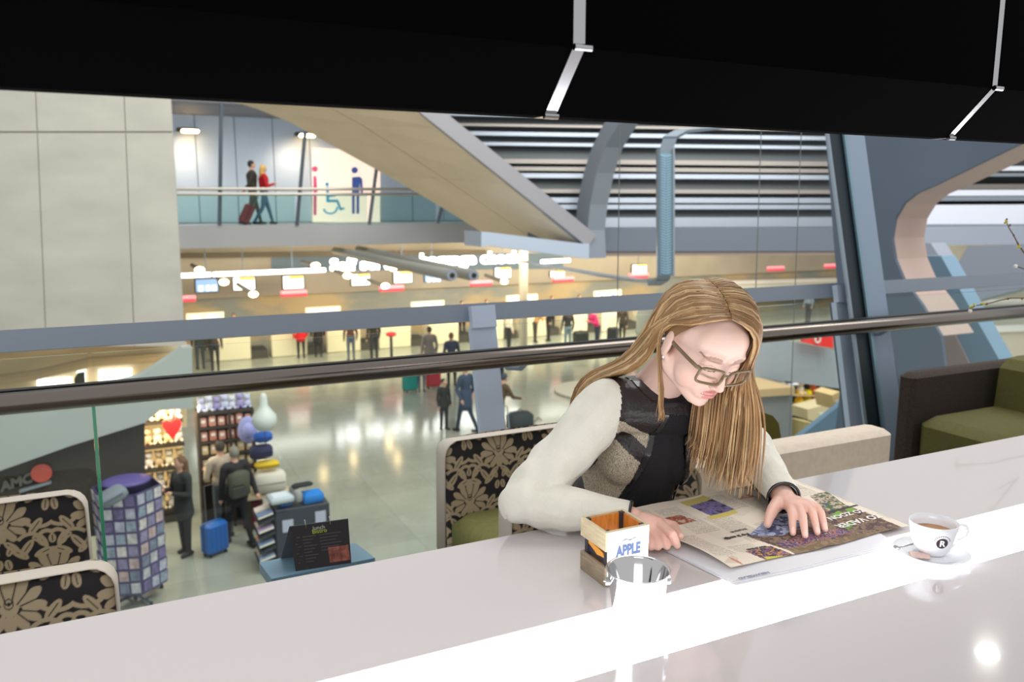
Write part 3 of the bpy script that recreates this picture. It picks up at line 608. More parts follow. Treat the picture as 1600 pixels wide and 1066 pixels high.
    def head(s, px, py, size, c, wx=1.0):
        tm = text_mb(s, size, (0, 0, 0), (-wx, 0, 0), (0, -1, 0), .0, 'LEFT', 1.0008); o_ = sz(px, py); vs = []
        for p in tm.v:
            q = o_ + V(p[0], p[1], 0); u = (q[0] - .955) / .485; w = (q[1] - 1.074) / .338; i = int(np.clip(u, 0, 1) * (NX - 1)); j = int(np.clip(w, 0, 1) * (NY - 1)); vs.append((q[0], q[1], Zc[i, j] + .0012))
        MB().add(vs, tm.f).build('headline', pm('ink_%d_%d_%d' % c, c, .7), t)
    head('ZO VADER', 1370, 804, .026, (240, 236, 230)); head('ZO ZOON', 1346, 796, .022, (236, 234, 230))
    head('Fair is eerlijk', 1168, 833, .011, (60, 52, 50), 1.1); head('het gesprek', 1165, 826, .007, (110, 100, 96), 1.2); head('Voor de finale', 1196, 852, .007, (60, 52, 50), 1.2)
    # folded lower section
    m = MB()
    for k in range(3):
        e = .006 * k; P2 = [PZ(1038 + 2 * k, 861, TZ + .001 + k * .0012), PZ(1150 - 3 * k, 916 - 4 * k, TZ + .001 + k * .0012), PZ(1255 - 2 * k, 893 - 3 * k, TZ + .001 + k * .0012), PZ(1400, 855 - 3 * k, TZ + .001 + k * .0012)]
        P2 += [V(1.44, 1.395, TZ + .001 + k * .0012), V(1.0, 1.395, TZ + .001 + k * .0012)]; m.prism(P2, (0, 0, .0007))
    t2 = thing('folded_newspaper', 'white newspaper section sticking out underneath the open newspaper', 'newspaper', (1.2, 1.24, TZ)); m.build('sheets', pm('news_white', (226, 226, 232), .7), t2)
    tm = text_mb('NIEUWSBLAD', .010, PZ(1200, 893, TZ + .0048), (-1.1, .06, 0), (-.05, -1, 0), .0, 'LEFT', 1.0004); tm.build('print', pm('news_grey', (150, 156, 176), .7), t2)
newspaper()
# ------------------------------------------------------------------ damask armchairs
def damask(u, v):
    """u, v in metres; 1 where the pale ornament lies"""
    pw, ph = .22, .28
    def cell(x, y):
        ax = np.abs(x); r = np.zeros(x.shape)
        def leaf(cx, cy, L, B, ang):
            c, s = math.cos(ang), math.sin(ang); a = (ax - cx) * c + (y - cy) * s; b = -(ax - cx) * s + (y - cy) * c
            return ((a / L) ** 2 + (b / (B * 1.08)) ** 2) < 1
        def vein(cx, cy, L, B, ang):
            c, s = math.cos(ang), math.sin(ang); a = (ax - cx) * c + (y - cy) * s; b = -(ax - cx) * s + (y - cy) * c
            return (np.abs(a) < L) & (np.abs(b) < B)
        # palmette
        for cx, cy, L, B, an in ((0, .030, .034, .012, math.pi / 2), (.020, .026, .030, .010, 1.15), (.036, .012, .026, .010, .65), (.044, -.006, .022, .010, .1), (.036, -.024, .020, .009, -.5), (.020, -.034, .02, .010, -1.1), (0, -.036, .018, .011, math.pi / 2), (0, 0, .018, .020, 0)):
            r[leaf(cx, cy, L, B, an)] = 1
        for cx, cy, L, B, an in ((.010, .024, .022, .0013, 1.3), (.028, .017, .022, .0013, .85), (.037, .003, .02, .0013, .32), (.035, -.015, .018, .0013, -.25), (.024, -.027, .016, .0013, -.85)): r[vein(cx, cy, L, B, an)] = 0
        d = np.sqrt((ax / .8) ** 2 + (y - .004) ** 2); r[(d > .0085) & (d < .0108)] = 0; r[(d < .004)] = 0
        # scrolling stems and acanthus
        for cx, cy, R, a0, a1, w in ((.085, .020, .042, -2.6, .3, .0048), (.062, -.072, .034, -.3, 2.5, .0046), (.098, -.052, .018, .6, 4.4, .005)):
            dd = np.hypot(ax - cx, y - cy); th = np.arctan2(y - cy, ax - cx); th = np.where(th < a0, th + 2 * math.pi, th); r[(np.abs(dd - R) < w) & (th < a1)] = 1
        for cx, cy, L, B, an in ((.075, -.020, .024, .009, .9), (.058, .066, .026, .009, 2.2), (.090, .075, .020, .008, .7), (.036, -.085, .024, .009, -.7), (.088, -.088, .022, .009, .4), (.016, -.074, .015, .007, 1.2), (.03, .086, .016, .007, .5), (0, .085, .012, .008, math.pi / 2), (.1, .03, .014, .008, 1.4)):
            r[leaf(cx, cy, L, B, an)] = 1; r[vein(cx, cy, L * .65, .0011, an)] = 0
        return r
    a = ((u / pw + .5) % 1 - .5) * pw; b = ((v / ph + .5) % 1 - .5) * ph; a2 = ((u / pw) % 1 - .5) * pw; b2 = ((v / ph) % 1 - .5) * ph
    return np.maximum(cell(a, b), cell(a2, b2))
def damask_face(mb_, P, Uo, Vo):
    mb_.grid(P); du, dv = (Uo[1, 0] - Uo[0, 0]) / 3, (Vo[0, 1] - Vo[0, 0]) / 3; f = sum(damask(Uo + i * du, Vo + j * dv) for i in (-1, 0, 1) for j in (-1, 0, 1)) / 9; w = np.array(lin((22, 17, 22))[:3]); c = np.array(lin((178, 160, 132))[:3])
    return (w + (c - w) * f[..., None]).reshape(-1, 3)
def make_chair():
    t = thing('damask_armchair', 'x', 'chair', (0, 0, 0), 'damask cafe chairs')
    W, H0, H1 = .60, .40, .670; NX, NZ = 300, 190; M_dam = attr_mat('damask_cloth', .75, sheen=.2)
    M_pip = pm('piping', (206, 198, 186), .7); M_ol = pm('olive_cloth', (112, 112, 60), .85, noise=(60, .12), bump=(300, .2))
    U, Zv = np.meshgrid(np.linspace(-W / 2, W / 2, NX), np.linspace(0, 1, NZ), indexing='ij')
    rc = .045; dxe = np.maximum(0, np.abs(U) - (W / 2 - rc)); drop = rc - np.sqrt(np.maximum(0, rc ** 2 - dxe ** 2)); Zt = H1 - drop; Z_ = H0 - .12 + (Zt - H0 + .12) * Zv
    for side, nm in ((-1, 'backrest_front'), (1, 'backrest_rear')):
        Yv = .25 + side * .045 + .10 * (Z_ - .42) * .6 - .02 * (2 * U / W) ** 2 - side * .02 * (Zv ** 14) - side * .018 * (np.abs(2 * U / W) ** 30)
        m = MB(); cc = damask_face(m, np.stack([U, Yv, Z_], -1), U, Z_ + .075); m.build(nm, M_dam, t, smooth=True, colors=cc)
    pr = [(-W / 2, .25, H0 - .1)] + [(x, .25 + .06 * (z - .42) - .02 * (2 * x / W) ** 2, z) for x, z in [(-W / 2, H1 - rc)] + [(-W / 2 + rc - rc * math.cos(a), H1 - rc + rc * math.sin(a)) for a in np.linspace(.2, math.pi / 2, 5)] + [(W / 2 - rc + rc * math.sin(a), H1 - rc + rc * math.cos(a)) for a in np.linspace(0, 1.4, 5)] + [(W / 2, H1 - rc)]] + [(W / 2, .25, H0 - .1)]
    MB().tube(pr, .02, 10, flat=(.041, .0035)).build('backrest_edge', M_pip, t, smooth=True)
    MB().box((0, -.01, .375), (W - .02, .44, .14), bevel=.03).build('seat', M_ol, t, smooth=True, angle=50)
    for sx in (-1, 1):
        for sy in (-1, 1): MB().cyl((sx * .24, -.01 + sy * .17, 0), (sx * .24, -.01 + sy * .17, .31), .014, .02, 10).build('leg', pm('chair_leg', (60, 58, 56), .4, .5), t)
    return t
ch = make_chair()
for i, (x, y, lb, rz) in enumerate([(-.345, 1.55, 'black and gold damask chair nearest the table at the left edge', 0), (-.412, 2.06, 'black and gold damask chair behind the other at the left edge', 0), (1.178, 2.07, 'damask chair with olive seat standing empty left of the woman', 0), (1.155, 1.55, 'damask chair the woman sits on, one corner visible beside her elbow', 0)]):
    o = ch if i == 0 else copy_tree(ch); o.location = (x, y, 0); o['label'] = lb
# low blue side table with menu card
q = [PZ(x, y, .45) for x, y in ((405, 879), (424, 905), (586, 872), (556, 849))]
t = thing('side_table', 'low blue grey side table behind the white table', 'table', ((q[0] + q[2])[0] / 2, (q[0] + q[2])[1] / 2, 0))
cx, cy = (q[0] + q[2])[0] / 2, (q[0] + q[2])[1] / 2
MB().prism([V(p[0], p[1], .42) for p in (q[0], q[1], q[2], q[3])], (0, 0, .03)).build('top', pm('table_blue', (108, 142, 162), .4), t)
MB().cyl((cx, cy, .02), (cx, cy, .42), .03, n=14).build('leg', M_steel, t); MB().cyl((cx, cy, 0), (cx, cy, .02), .16, n=24).build('base', M_steel, t)
b0, b1 = PZ(462, 893, .45), PZ(549, 880, .45); t0, t1 = PY(452, 822, b0[1] + .03), PY(544, 811, b1[1] + .03)
t0[2] = t1[2] = (t0[2] + t1[2]) / 2
mn = thing('menu_stand', 'black ring bound menu card standing on the blue side table', 'menu', tuple((b0 + b1) / 2))
nrm = np.cross(b1 - b0, t0 - b0); nrm /= np.linalg.norm(nrm); nrm = nrm if nrm[1] < 0 else -nrm
MB().prism([b0, b1, t1, t0], -nrm * .003).build('front_card', pm('menu_black', (34, 30, 36), .5), mn)
bk = V(-.02, .10, 0); MB().prism([b0 + bk, b1 + bk, t1, t0], nrm * .003).build('rear_card', pm('menu_grey', (96, 100, 108), .6), mn)
def onm(u, v): return b0 + (b1 - b0) * u + (t0 - b0) * v + nrm * .0012
def quad(m, u0, u1, v0, v1): return m.prism([onm(u0, v0), onm(u1, v0), onm(u1, v1), onm(u0, v1)], nrm * .0003)
quad(MB(), .62, .99, .08, .42).build('food_photo', pm('menu_photo', (150, 84, 70), .5, noise=(55, .7)), mn)
m = MB()
for i in range(9):
    for u0, u1 in ((.10, .16), (.2, .44), (.5, .88)):
        if i > 5 and u0 > .4: continue
        quad(m, u0, u1 - .05 * (i % 3), .72 - i * .07, .735 - i * .07)
m.build('menu_print', pm('menu_text', (92, 86, 92), .6), mn)
ux = (b1 - b0) / np.linalg.norm(b1 - b0); uz = (t0 - b0) / np.linalg.norm(t0 - b0)
text_mb('lunch', .015, onm(.40, .85), ux, uz, .0003).build('menu_title', pm('menu_title', (200, 200, 196), .6), mn); text_mb('Bistro', .016, onm(.38, .77), ux, uz, .0003).build('menu_title', pm('menu_lime', (190, 206, 60), .6), mn)
for u in (.28, .72):
    c = onm(u, 1.0); MB().tube([c + uz * .012 * math.cos(a) + nrm * .008 * math.sin(a) for a in np.linspace(0, 2 * math.pi, 13)], .0012, 6).build('ring', M_chr, mn)
# beige bench back behind the woman, right
bt0, bt1 = PY(1180, 716, 1.80), PY(1400, 668, 1.80)
bn = thing('upholstered_bench', 'beige grey upholstered bench back along the far edge of the table', 'bench', (float((bt0[0] + bt1[0]) / 2), 1.85, 0))
M_bn = pm('bench_cloth', (220, 207, 190), .85, noise=(50, .06), bump=(400, .2)); zt_ = (bt0[2] + bt1[2]) / 2
MB().box(((1.18 + bt1[0]) / 2 + .15, 1.86, zt_ - .15), (bt1[0] - 1.18 - .3, .11, .3), bevel=.015).build('backrest', M_bn, bn, smooth=True, angle=40)
MB().box(((1.18 + bt1[0]) / 2 + .15, 1.68, .37), (bt1[0] - 1.48, .30, .14), bevel=.03).build('seat', M_bn, bn, smooth=True, angle=40)
MB().box(((1.18 + bt1[0]) / 2 + .15, 1.75, .15), (bt1[0] - 1.58, .3, .3)).build('plinth', pm('plinth', (60, 56, 52), .7), bn)
# small olive chair behind the hair
c = PY(1192, 700, 2.32)
oc = thing('olive_chair', 'small olive tub chair half hidden behind the womans hair', 'chair', (float(c[0]), 2.32, 0))
M_ol2 = pm('olive_dark', (96, 92, 30), .85, noise=(60, .1), bump=(300, .2)); pts = [PY(x, y, 2.32) for x, y in ((1120, 800), (1120, 640), (1140, 632), (1178, 640), (1208, 650), (1217, 662), (1226, 720), (1226, 800))]
MB().prism(pts, (0, .08, 0)).build('backrest', M_ol2, oc); MB().box((float(c[0]) - .05, 2.15, .36), (.46, .34, .12), bevel=.03).build('seat', M_ol2, oc, smooth=True, angle=40)
for sx in (-1, 1):
    for sy in (-1, 1): MB().cyl((float(c[0]) - .05 + sx * .18, 2.15 + sy * .13, 0), (float(c[0]) - .05 + sx * .18, 2.15 + sy * .13, .31), .014, n=8).build('leg', pm('chair_leg', (60, 58, 56), .4, .5), oc)
# olive sofa at the right edge
A0 = PY(1428, 590, 2.2); A1 = PY(1566, 570, 2.2)
sf = thing('olive_sofa', 'olive sofa with a dark brown side panel at the right edge', 'sofa', (float(A1[0]), 2.1, 0))
M_br = pm('brown_cloth', (58, 48, 42), .9, noise=(120, .3), bump=(300, .3)); M_ol3 = pm('sofa_olive', (88, 86, 38), .85, noise=(70, .1), bump=(300, .2))
zs = PY(1500, 658, 2.05)[2]; za = (A0[2] + A1[2]) / 2 + .01
MB().box(((A0[0] + A1[0]) / 2 + .35, 2.24, za / 2 + .06), (A1[0] - A0[0] + .7, .08, za - .12), bevel=.02).build('rear_panel', M_br, sf, smooth=True, angle=40)
MB().box(((A0[0] + A1[0]) / 2 + .4, 1.95, zs - .10), (A1[0] - A0[0] + .78, .46, .2), bevel=.035).build('seat', M_ol3, sf, smooth=True, angle=40)
bk = [PY(x, y, 2.15) for x, y in ((1548, 720), (1552, 640), (1562, 575), (1574, 560), (1590, 556), (1700, 545), (1700, 720))]
MB().prism(bk, (0, -.42, 0)).build('side_cushion', M_ol3, sf)
for X in (A0[0] + .06, A0[0] + .7): MB().box((X, 2.1, .1), (.05, .4, .2)).build('leg', pm('plinth', (60, 56, 52), .7), sf)
# blossoming twigs at the right edge
M_tw = pm('twig_bark', (92, 66, 40), .8); M_bud = pm('bud_yellow', (206, 196, 70), .6); M_blo = pm('blossom_white', (240, 236, 226), .6)
def twig(px, Y, lb, buds):
    P = [PY(x, y, Y) for x, y in px]; t = thing('blossom_twig', lb, 'twig', tuple(P[-1])); n = len(P)
    MB().tube(P, [.0016 + .0012 * i / n for i in range(n)], 6).build('stem', M_tw, t, smooth=True)
    for x, y, k in buds:
        c = PY(x, y, Y)
        if k == 0:
            m = MB(); [m.sphere(c + rng.normal(0, .0035, 3), (.0028, .0028, .005), 7, 5, rotx(rng.normal()) @ roty(rng.normal())) for _ in range(5)]; m.build('bud', M_bud, t, smooth=True)
        elif k == 1: MB().sphere(c, .007, 8, 6).build('blossom', M_blo, t, smooth=True)
        else: MB().sphere(c, (.0035, .0035, .005), 7, 5).build('bud', pm('bud_brown', (110, 80, 30), .7), t, smooth=True)
twig([(1572, 345), (1577, 357), (1584, 368), (1590, 380), (1600, 395), (1625, 430)], 1.9, 'thin blossom twig hanging down at the upper right edge', [(1573, 343, 2), (1571, 347, 0), (1578, 352, 2), (1584, 368, 2), (1590, 380, 2), (1592, 386, 0)])
twig([(1516, 482), (1524, 478), (1542, 475), (1560, 470), (1580, 466), (1600, 466), (1640, 462)], 1.9, 'budding twig in front of the handrail at the right edge', [(1517, 481, 0), (1516, 486, 1), (1524, 477, 0), (1534, 476, 0), (1542, 475, 2), (1575, 467, 2), (1597, 467, 2)])
twig([(1588, 416), (1596, 419), (1620, 426)], 1.9, 'short twig with one white blossom at the right edge', [(1587, 416, 1)])
# ================================================================== THE WOMAN
HP = V(1.068, 1.304, 1.120)
def Rhead(y, p, r):
    A = np.array([[1, 0, 0], [0, -1, 0], [0, 0, 1.]]).T
    Rr = np.array([[math.cos(r), 0, -math.sin(r)], [0, 1, 0], [math.sin(r), 0, math.cos(r)]]); Rp = np.array([[1, 0, 0], [0, math.cos(p), math.sin(p)], [0, -math.sin(p), math.cos(p)]])
    return rotz(y) @ (A @ (Rp @ Rr))
HR = Rhead(math.radians(-7), math.radians(31), math.radians(-9))
def hd(a, f, u): return HP + HR @ V(a, f, u)
def woman():
    wo = None
    rsh, lsh = V(.945, 1.465, .968), V(1.215, 1.415, .940); N = V(1.068, 1.455, .995)
    rel, rwr = V(.722, 1.425, .800), V(.893, 1.285, .783)
    lel, lwr = V(1.365, 1.455, .805), V(1.236, 1.222, .790)
    chest, waist, pel = V(1.075, 1.52, .86), V(1.07, 1.585, .70), V(1.07, 1.60, .50)
    hs = lambda c, r, lab=0: ell(hd(*c), r, HR @ np.diag([1, 1, 1]), lab)
    hc = lambda a, b, r0, r1: cap(hd(*a), hd(*b), r0, r1)
    B = [hs((0, -.012, .034), (.073, .094, .082)), hs((0, .026, -.010), (.064, .066, .076)), hs((0, .030, -.044), (.058, .050, .056)),
         hc((-.044, .0, -.050), (-.012, .064, -.084), .030, .016), hc((.044, .0, -.050), (.012, .064, -.084), .030, .016), hs((0, .074, -.086), (.018, .014, .014)),
         hs((-.034, .046, -.030), (.034, .034, .042)), hs((.034, .046, -.030), (.034, .034, .042)), hs((0, .048, .044), (.060, .036, .048)),
         hc((0, .087, .014), (0, .102, -.022), .0080, .0090), hs((0, .1035, -.026), (.0105, .010, .0085)), hs((-.0115, .094, -.029), (.0065, .009, .0065)), hs((.0115, .094, -.029), (.0065, .009, .0065)),
         hs((0, .070, -.056), (.032, .022, .024)),
         hc((-.016, .0845, -.0530), (-.0035, .0905, -.0510), .0036, .0048), hc((.016, .0845, -.0530), (.0035, .0905, -.0510), .0036, .0048), hc((-.0035, .0905, -.0510), (.0035, .0905, -.0510), .0048, .0048), hc((-.011, .0865, -.0625), (.011, .0865, -.0625), .0056, .0056),
         hc((-.044, .072, .030), (-.012, .080, .028), .009, .010), hc((.044, .072, .030), (.012, .080, .028), .009, .010),
         hs((-.032, .072, .008), (.0170, .013, .013)), hs((.032, .072, .008), (.0170, .013, .013)),
         ell(hd(-.077, -.006, -.006), (.0075, .018, .030), HR @ rotz(.35) @ rotx(.15)), ell(hd(.074, -.004, -.008), (.007, .017, .029), HR @ rotz(-.35) @ rotx(.15)), hs((-.071, .002, -.034), (.006, .009, .008)),
         cap(hd(0, -.03, -.055), N + V(0, 0, .0), .048, .052), cap(N, V(1.07, 1.49, .93), .055, .07)]
    B += [cap(rsh, rel, .038, .034), cap(rel, rwr, .034, .024), cap(lsh, lel, .038, .034), cap(lel, lwr, .034, .024), ell(chest, (.12, .07, .13)), ell(pel, (.14, .1, .15)), cap(chest, waist, .09, .09), cap(waist, pel, .09, .1), cap(rsh, lsh, .05, .05),
          cap(pel + V(-.08, 0, -.02), V(.98, 1.26, .50), .075, .055), cap(pel + V(.08, 0, -.02), V(1.16, 1.26, .50), .075, .055), cap(V(.98, 1.26, .50), V(.98, 1.30, .08), .052, .036), cap(V(1.16, 1.26, .50), V(1.16, 1.30, .08), .052, .036), cap(V(.98, 1.32, .05), V(.98, 1.18, .04), .04, .03), cap(V(1.16, 1.32, .05), V(1.16, 1.18, .04), .04, .03)]
    # her left hand, flat on the page with spread fingers
    kn = [PZ(1236, 795, .786), PZ(1250, 796, .789), PZ(1264, 795, .787), PZ(1276, 794, .782)]
    tp_ = [PZ(1239, 833, .7605), PZ(1258, 837, .7605), PZ(1277, 832, .7605), PZ(1289, 827, .7605)]
    wr = lwr
    for k, t_ in zip(kn, tp_):
        mid = k + (t_ - k) * .48 + V(0, 0, .010); dip = k + (t_ - k) * .78 + V(0, 0, .004)
        B += [cap(wr + (k - wr) * .35, k, .0145, .0108), cap(k, mid, .0102, .0088), cap(mid, dip, .0086, .0078), cap(dip, t_, .0077, .0066)]
    th = [wr + V(-.010, .0, -.002), PZ(1208, 796, .780), PZ(1202, 809, .770), PZ(1199, 820, .7615)]
    for i in range(3): B.append(cap(th[i], th[i + 1], (.0165, .0125, .0102)[i], (.0125, .0105, .008)[i]))
    B += [cap(kn[0], kn[3], .009, .009), ell((wr + kn[1] + kn[2]) / 3, (.030, .024, .014), rotz(-.3))]
    nails = [(t_, t_ - k) for k, t_ in zip(kn, tp_)]
    # her right hand, half closed round the edge of the page
    w2 = rwr; k2 = [PZ(1031, 818, .788), PZ(1022, 822, .779), PZ(1013, 828, .771), PZ(1006, 832, .764)]
    P2 = [PZ(1050, 835, .784), PZ(1038, 838, .772), PZ(1026, 842, .764), PZ(1016, 845, .758)]; T2_ = [PZ(1058, 852, .760), PZ(1042, 854, .757), PZ(1028, 855, .755), PZ(1017, 855, .754)]
    for k, p_, t_ in zip(k2, P2, T2_): B += [cap(w2 + (k - w2) * .4, k, .017, .0118), cap(k, p_, .0112, .0096), cap(p_, t_, .0094, .0076)]
    B += [ell((w2 + k2[0] + k2[2]) / 3 + V(.004, 0, .0), (.034, .026, .020), rotz(-.7)), cap(w2 + V(.012, .01, -.004), PZ(1052, 822, .770), .014, .0105), cap(PZ(1052, 822, .770), PZ(1062, 838, .766), .0102, .0085)]
    vs, fs, ed = remesh(B, .0021, 4)
    Q = (vs - HP) @ HR
    cl_ = lambda x: np.clip(x, 0, 1)
    kp = cl_((.026 - np.abs(Q[:, 0])) / .012) * cl_((Q[:, 1] - .070) / .014) * cl_((.008 - Q[:, 2]) / .012) * cl_((Q[:, 2] + .080) / .010)
    kp = np.maximum(kp, np.maximum(cl_((np.abs(Q[:, 0]) - .060) / .008), cl_((np.linalg.norm(Q, axis=1) - .135) / .015))); wS = .5 * (1 - kp)
    for _ in range(26):
        acc = np.zeros_like(vs); cnt = np.zeros(len(vs)); np.add.at(acc, ed[:, 0], vs[ed[:, 1]]); np.add.at(acc, ed[:, 1], vs[ed[:, 0]]); np.add.at(cnt, ed[:, 0], 1); np.add.at(cnt, ed[:, 1], 1)
        vs = vs * (1 - wS[:, None]) + wS[:, None] * acc / np.maximum(cnt, 1)[:, None]
    # skin tones
    Q = (vs - HP) @ HR; skin = np.array(lin((230, 196, 182))[:3]); C = np.tile(skin, (len(vs), 1))
    def mixc(mask, c, k=1.0): mask = np.clip(mask, 0, 1)[:, None] * k; C[:] = C * (1 - mask) + np.array(lin(c)[:3]) * mask
    g = lambda c, s: np.exp(-(((Q - np.array(c)) / np.array(s)) ** 2).sum(1))
    mixc(g((-.045, .07, -.035), (.025, .03, .022)), (232, 160, 148), .28); mixc(g((.045, .07, -.035), (.025, .03, .022)), (232, 150, 138), .45); mixc(g((0, .104, -.026), (.014, .014, .012)), (232, 160, 146), .4)
    lip = np.maximum(g((0, .092, -.0515), (.0175, .016, .0056)), g((0, .091, -.0628), (.0145, .016, .0062))); mixc((lip > .32).astype(float) * .9 + .1 * lip, (202, 112, 114), .75)
    seam = (np.abs(Q[:, 2] + .0568) < .0011) & (np.abs(Q[:, 0]) < .019) & (Q[:, 1] > .07); mixc(seam.astype(float), (140, 60, 66), .8)
    for s in (-1, 1):
        a = Q[:, 0] * s; brow = (a > .013) & (a < .052) & (np.abs(Q[:, 2] - (.031 - (a - .03) ** 2 * 8)) < .0030) & (Q[:, 1] > .04); mixc(brow.astype(float), (150, 112, 84), .75)
        lash = (np.abs(a - .032) < .0155) & (np.abs(Q[:, 2] - (-.0005 + ((a - .032) / .0155) ** 2 * .004)) < .0014) & (Q[:, 1] > .06); mixc(lash.astype(float), (70, 50, 44), .9)
        crease = (np.abs(a - .032) < .016) & (np.abs(Q[:, 2] - (.0135 - ((a - .032) / .016) ** 2 * .006)) < .001) & (Q[:, 1] > .06); mixc(crease.astype(float), (176, 116, 100), .6)
        nos = g((s * .0075, .100, -.0335), (.0035, .006, .003)); mixc(nos, (120, 66, 58), .8)
    hand = (vs[:, 2] < .81) & (vs[:, 1] < 1.30); mixc(hand.astype(float), (234, 178, 160), .5)
    for t_, d_ in nails:
        d_ = d_ / np.linalg.norm(d_); r_ = vs - t_; al = r_ @ d_; lat = np.linalg.norm(r_ - al[:, None] * d_ - np.array([0, 0, 1]) * r_[:, 2:3], axis=1)
        mixc(((al > -.008) & (al < .005) & (lat < .0045) & (r_[:, 2] > .002)).astype(float), (244, 206, 196), .8)
    for j, k in enumerate(kn): mixc(np.exp(-((np.linalg.norm(vs - k, axis=1)) / .011) ** 2), (222, 140, 124), .35)
    for j, k in enumerate(k2 + P2): mixc(np.exp(-((np.linalg.norm(vs - k, axis=1)) / .011) ** 2), (226, 140, 128), .35)
    low = vs[:, 2] < .60; mixc(low.astype(float), (34, 34, 44), 1)
    m = MB(); m.v = [tuple(p) for p in vs]; m.f = [tuple(f) for f in fs]
    wo = m.build('person', attr_mat('skin', .48, sss=.12), None, smooth=True, colors=C)
    tag(wo, 'woman in glasses and cream jacket bent over the newspaper at the table', 'person')
    # ---------------- jacket and shirt
    ax = lsh - rsh; ax /= np.linalg.norm(ax); S = (rsh + lsh) / 2 + V(0, 0, .03); dn = waist + V(0, 0, 0) - S; dn /= np.linalg.norm(dn); dn = dn - ax * (dn @ ax); dn /= np.linalg.norm(dn); fr = np.cross(dn, ax); fr = fr if fr[1] < 0 else -fr
    J = [ell(chest + V(0, .005, .01), (.150, .100, .150), np.stack([ax, -fr, -dn], 1), 0), cap(rsh + V(.02, .0, .0), lsh + V(-.02, 0, 0), .062, .062, 0), cap(chest, waist, .118, .118, 0), ell(waist, (.138, .10, .12), None, 0), ell(pel + V(0, 0, .08), (.15, .11, .12), None, 0),
         cap(N + V(-.045, .03, -.015), N + V(.045, .03, -.015), .042, .042, 0),
         ell(chest + ax * -.06 + fr * .055 + V(0, 0, -.005), (.06, .05, .065), None, 0), ell(chest + ax * .06 + fr * .055 + V(0, 0, -.005), (.06, .05, .065), None, 0),
         cap(rsh, rel, .062, .052, 1), cap(rel, rwr + (rel - rwr) * .06, .051, .036, 1), cap(lsh, lel, .060, .052, 2), cap(lel, lwr + (lel - lwr) * .08, .051, .036, 2)]
    vs, fs, ed = remesh(J, .0030, 7)
    vs[:, 2] = np.where((vs[:, 2] < TZ + .004) & (vs[:, 1] < 1.414), TZ + .004, vs[:, 2])
    Nn = vnormals(vs, fs)
    def along(a, b): d = b - a; return ((vs - a) @ d) / (d @ d)
    wr_ = np.zeros(len(vs))
    for a, b, s in ((rsh, rel, 1.), (lsh, lel, 1.)):
        t_ = along(a, b); u_, w_, _ = frame(b - a); an = np.arctan2((vs - a) @ u_, (vs - a) @ w_); near = np.exp(-((t_ - .95) / .35) ** 2) + .35 * np.exp(-((t_ - .25) / .25) ** 2); wr_ += near * np.sin(t_ * 24 + 2.2 * np.sin(an * 1.0 + .6) + an)
    for a, b in ((rel, rwr), (lel, lwr)):
        t_ = along(a, b); u_, w_, _ = frame(b - a); an = np.arctan2((vs - a) @ u_, (vs - a) @ w_); wr_ += np.exp(-((t_ - .12) / .25) ** 2) * np.sin(t_ * 20 + 2 * np.sin(an + 1.2))
    isarm = np.minimum(prim_dist(J[8], vs), np.minimum(prim_dist(J[9], vs), np.minimum(prim_dist(J[10], vs), prim_dist(J[11], vs)))) < .012
    vs = vs + Nn * (wr_ * .0034 * isarm)[:, None]
    fc = vs[fs].mean(1); fN = Nn[fs].mean(1)
    lab = labels_of(J, fc); L = fc - S; p_ = L @ ax; q_ = L @ dn; z_ = L @ fr; front = fN @ fr
    arm = lab > 0
    # shoulder seam: keep only what lies outside the torso as sleeve
    seamR = p_ < -.128 - .10 * np.clip(q_, -.05, .2); seamL = p_ > .128 + .10 * np.clip(q_, -.05, .2)
    far = (prim_dist(J[9], fc) < .02) | (prim_dist(J[11], fc) < .02)
    sleeve = arm & (seamR | seamL | far)
    op_ = .026 + .20 * np.clip(q_, 0, .4); c0 = .012
    shirt = (~sleeve) & (np.abs(p_ - c0) < op_) & (z_ > .0) & (q_ > .0)
    trimm = (~sleeve) & ~shirt & (np.abs(p_ - c0) < op_ + .011) & (z_ > 0) & (q_ > .0)
    sl = q_ + .55 * np.abs(p_ - c0)
    # leather yoke, woven stripe, leather band, woven body
    yoke = (~sleeve) & ~shirt & ~trimm & ((sl < .092) | ((sl > .120) & (sl < .158)))
    side = (~sleeve) & ~shirt & (np.abs(p_) > .125) & (q_ > .16)
    yoke |= side
    neck = (~sleeve) & (q_ < .012) & (np.linalg.norm((fc - N) - ((fc - N) @ dn)[:, None] * dn, axis=1) < .075); trimm |= neck & ~shirt
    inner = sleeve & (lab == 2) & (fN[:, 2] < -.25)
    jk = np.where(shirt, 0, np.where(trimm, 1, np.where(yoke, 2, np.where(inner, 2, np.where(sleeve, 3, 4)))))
    M_cr = pm('cream_wool', (224, 222, 210), .9, noise=(30, .04), bump=(420, .25), sheen=.3)
    def tweed():
        m = pm('grey_tweed', (190, 178, 158), .9, bump=(350, .4)); nt = m.node_tree; b = nt.nodes['Principled BSDF']; tc = nt.nodes.new('ShaderNodeTexCoord'); outs = []
        for sc in ((900, 900, 110), (110, 900, 900), (420, 60, 300)):
            mp = nt.nodes.new('ShaderNodeMapping'); mp.inputs['Scale'].default_value = sc; n = nt.nodes.new('ShaderNodeTexNoise'); n.inputs['Scale'].default_value = 1; nt.links.new(tc.outputs['Object'], mp.inputs[0]); nt.links.new(mp.outputs[0], n.inputs['Vector']); outs.append(n.outputs['Fac'])
        ad = nt.nodes.new('ShaderNodeMath'); ad.operation = 'ADD'; nt.links.new(outs[0], ad.inputs[0]); nt.links.new(outs[1], ad.inputs[1])
        r = nt.nodes.new('ShaderNodeValToRGB'); r.color_ramp.elements[0].position = .40; r.color_ramp.elements[1].position = .54; r.color_ramp.elements[0].color = lin((104, 94, 84)); r.color_ramp.elements[1].color = lin((206, 194, 172))
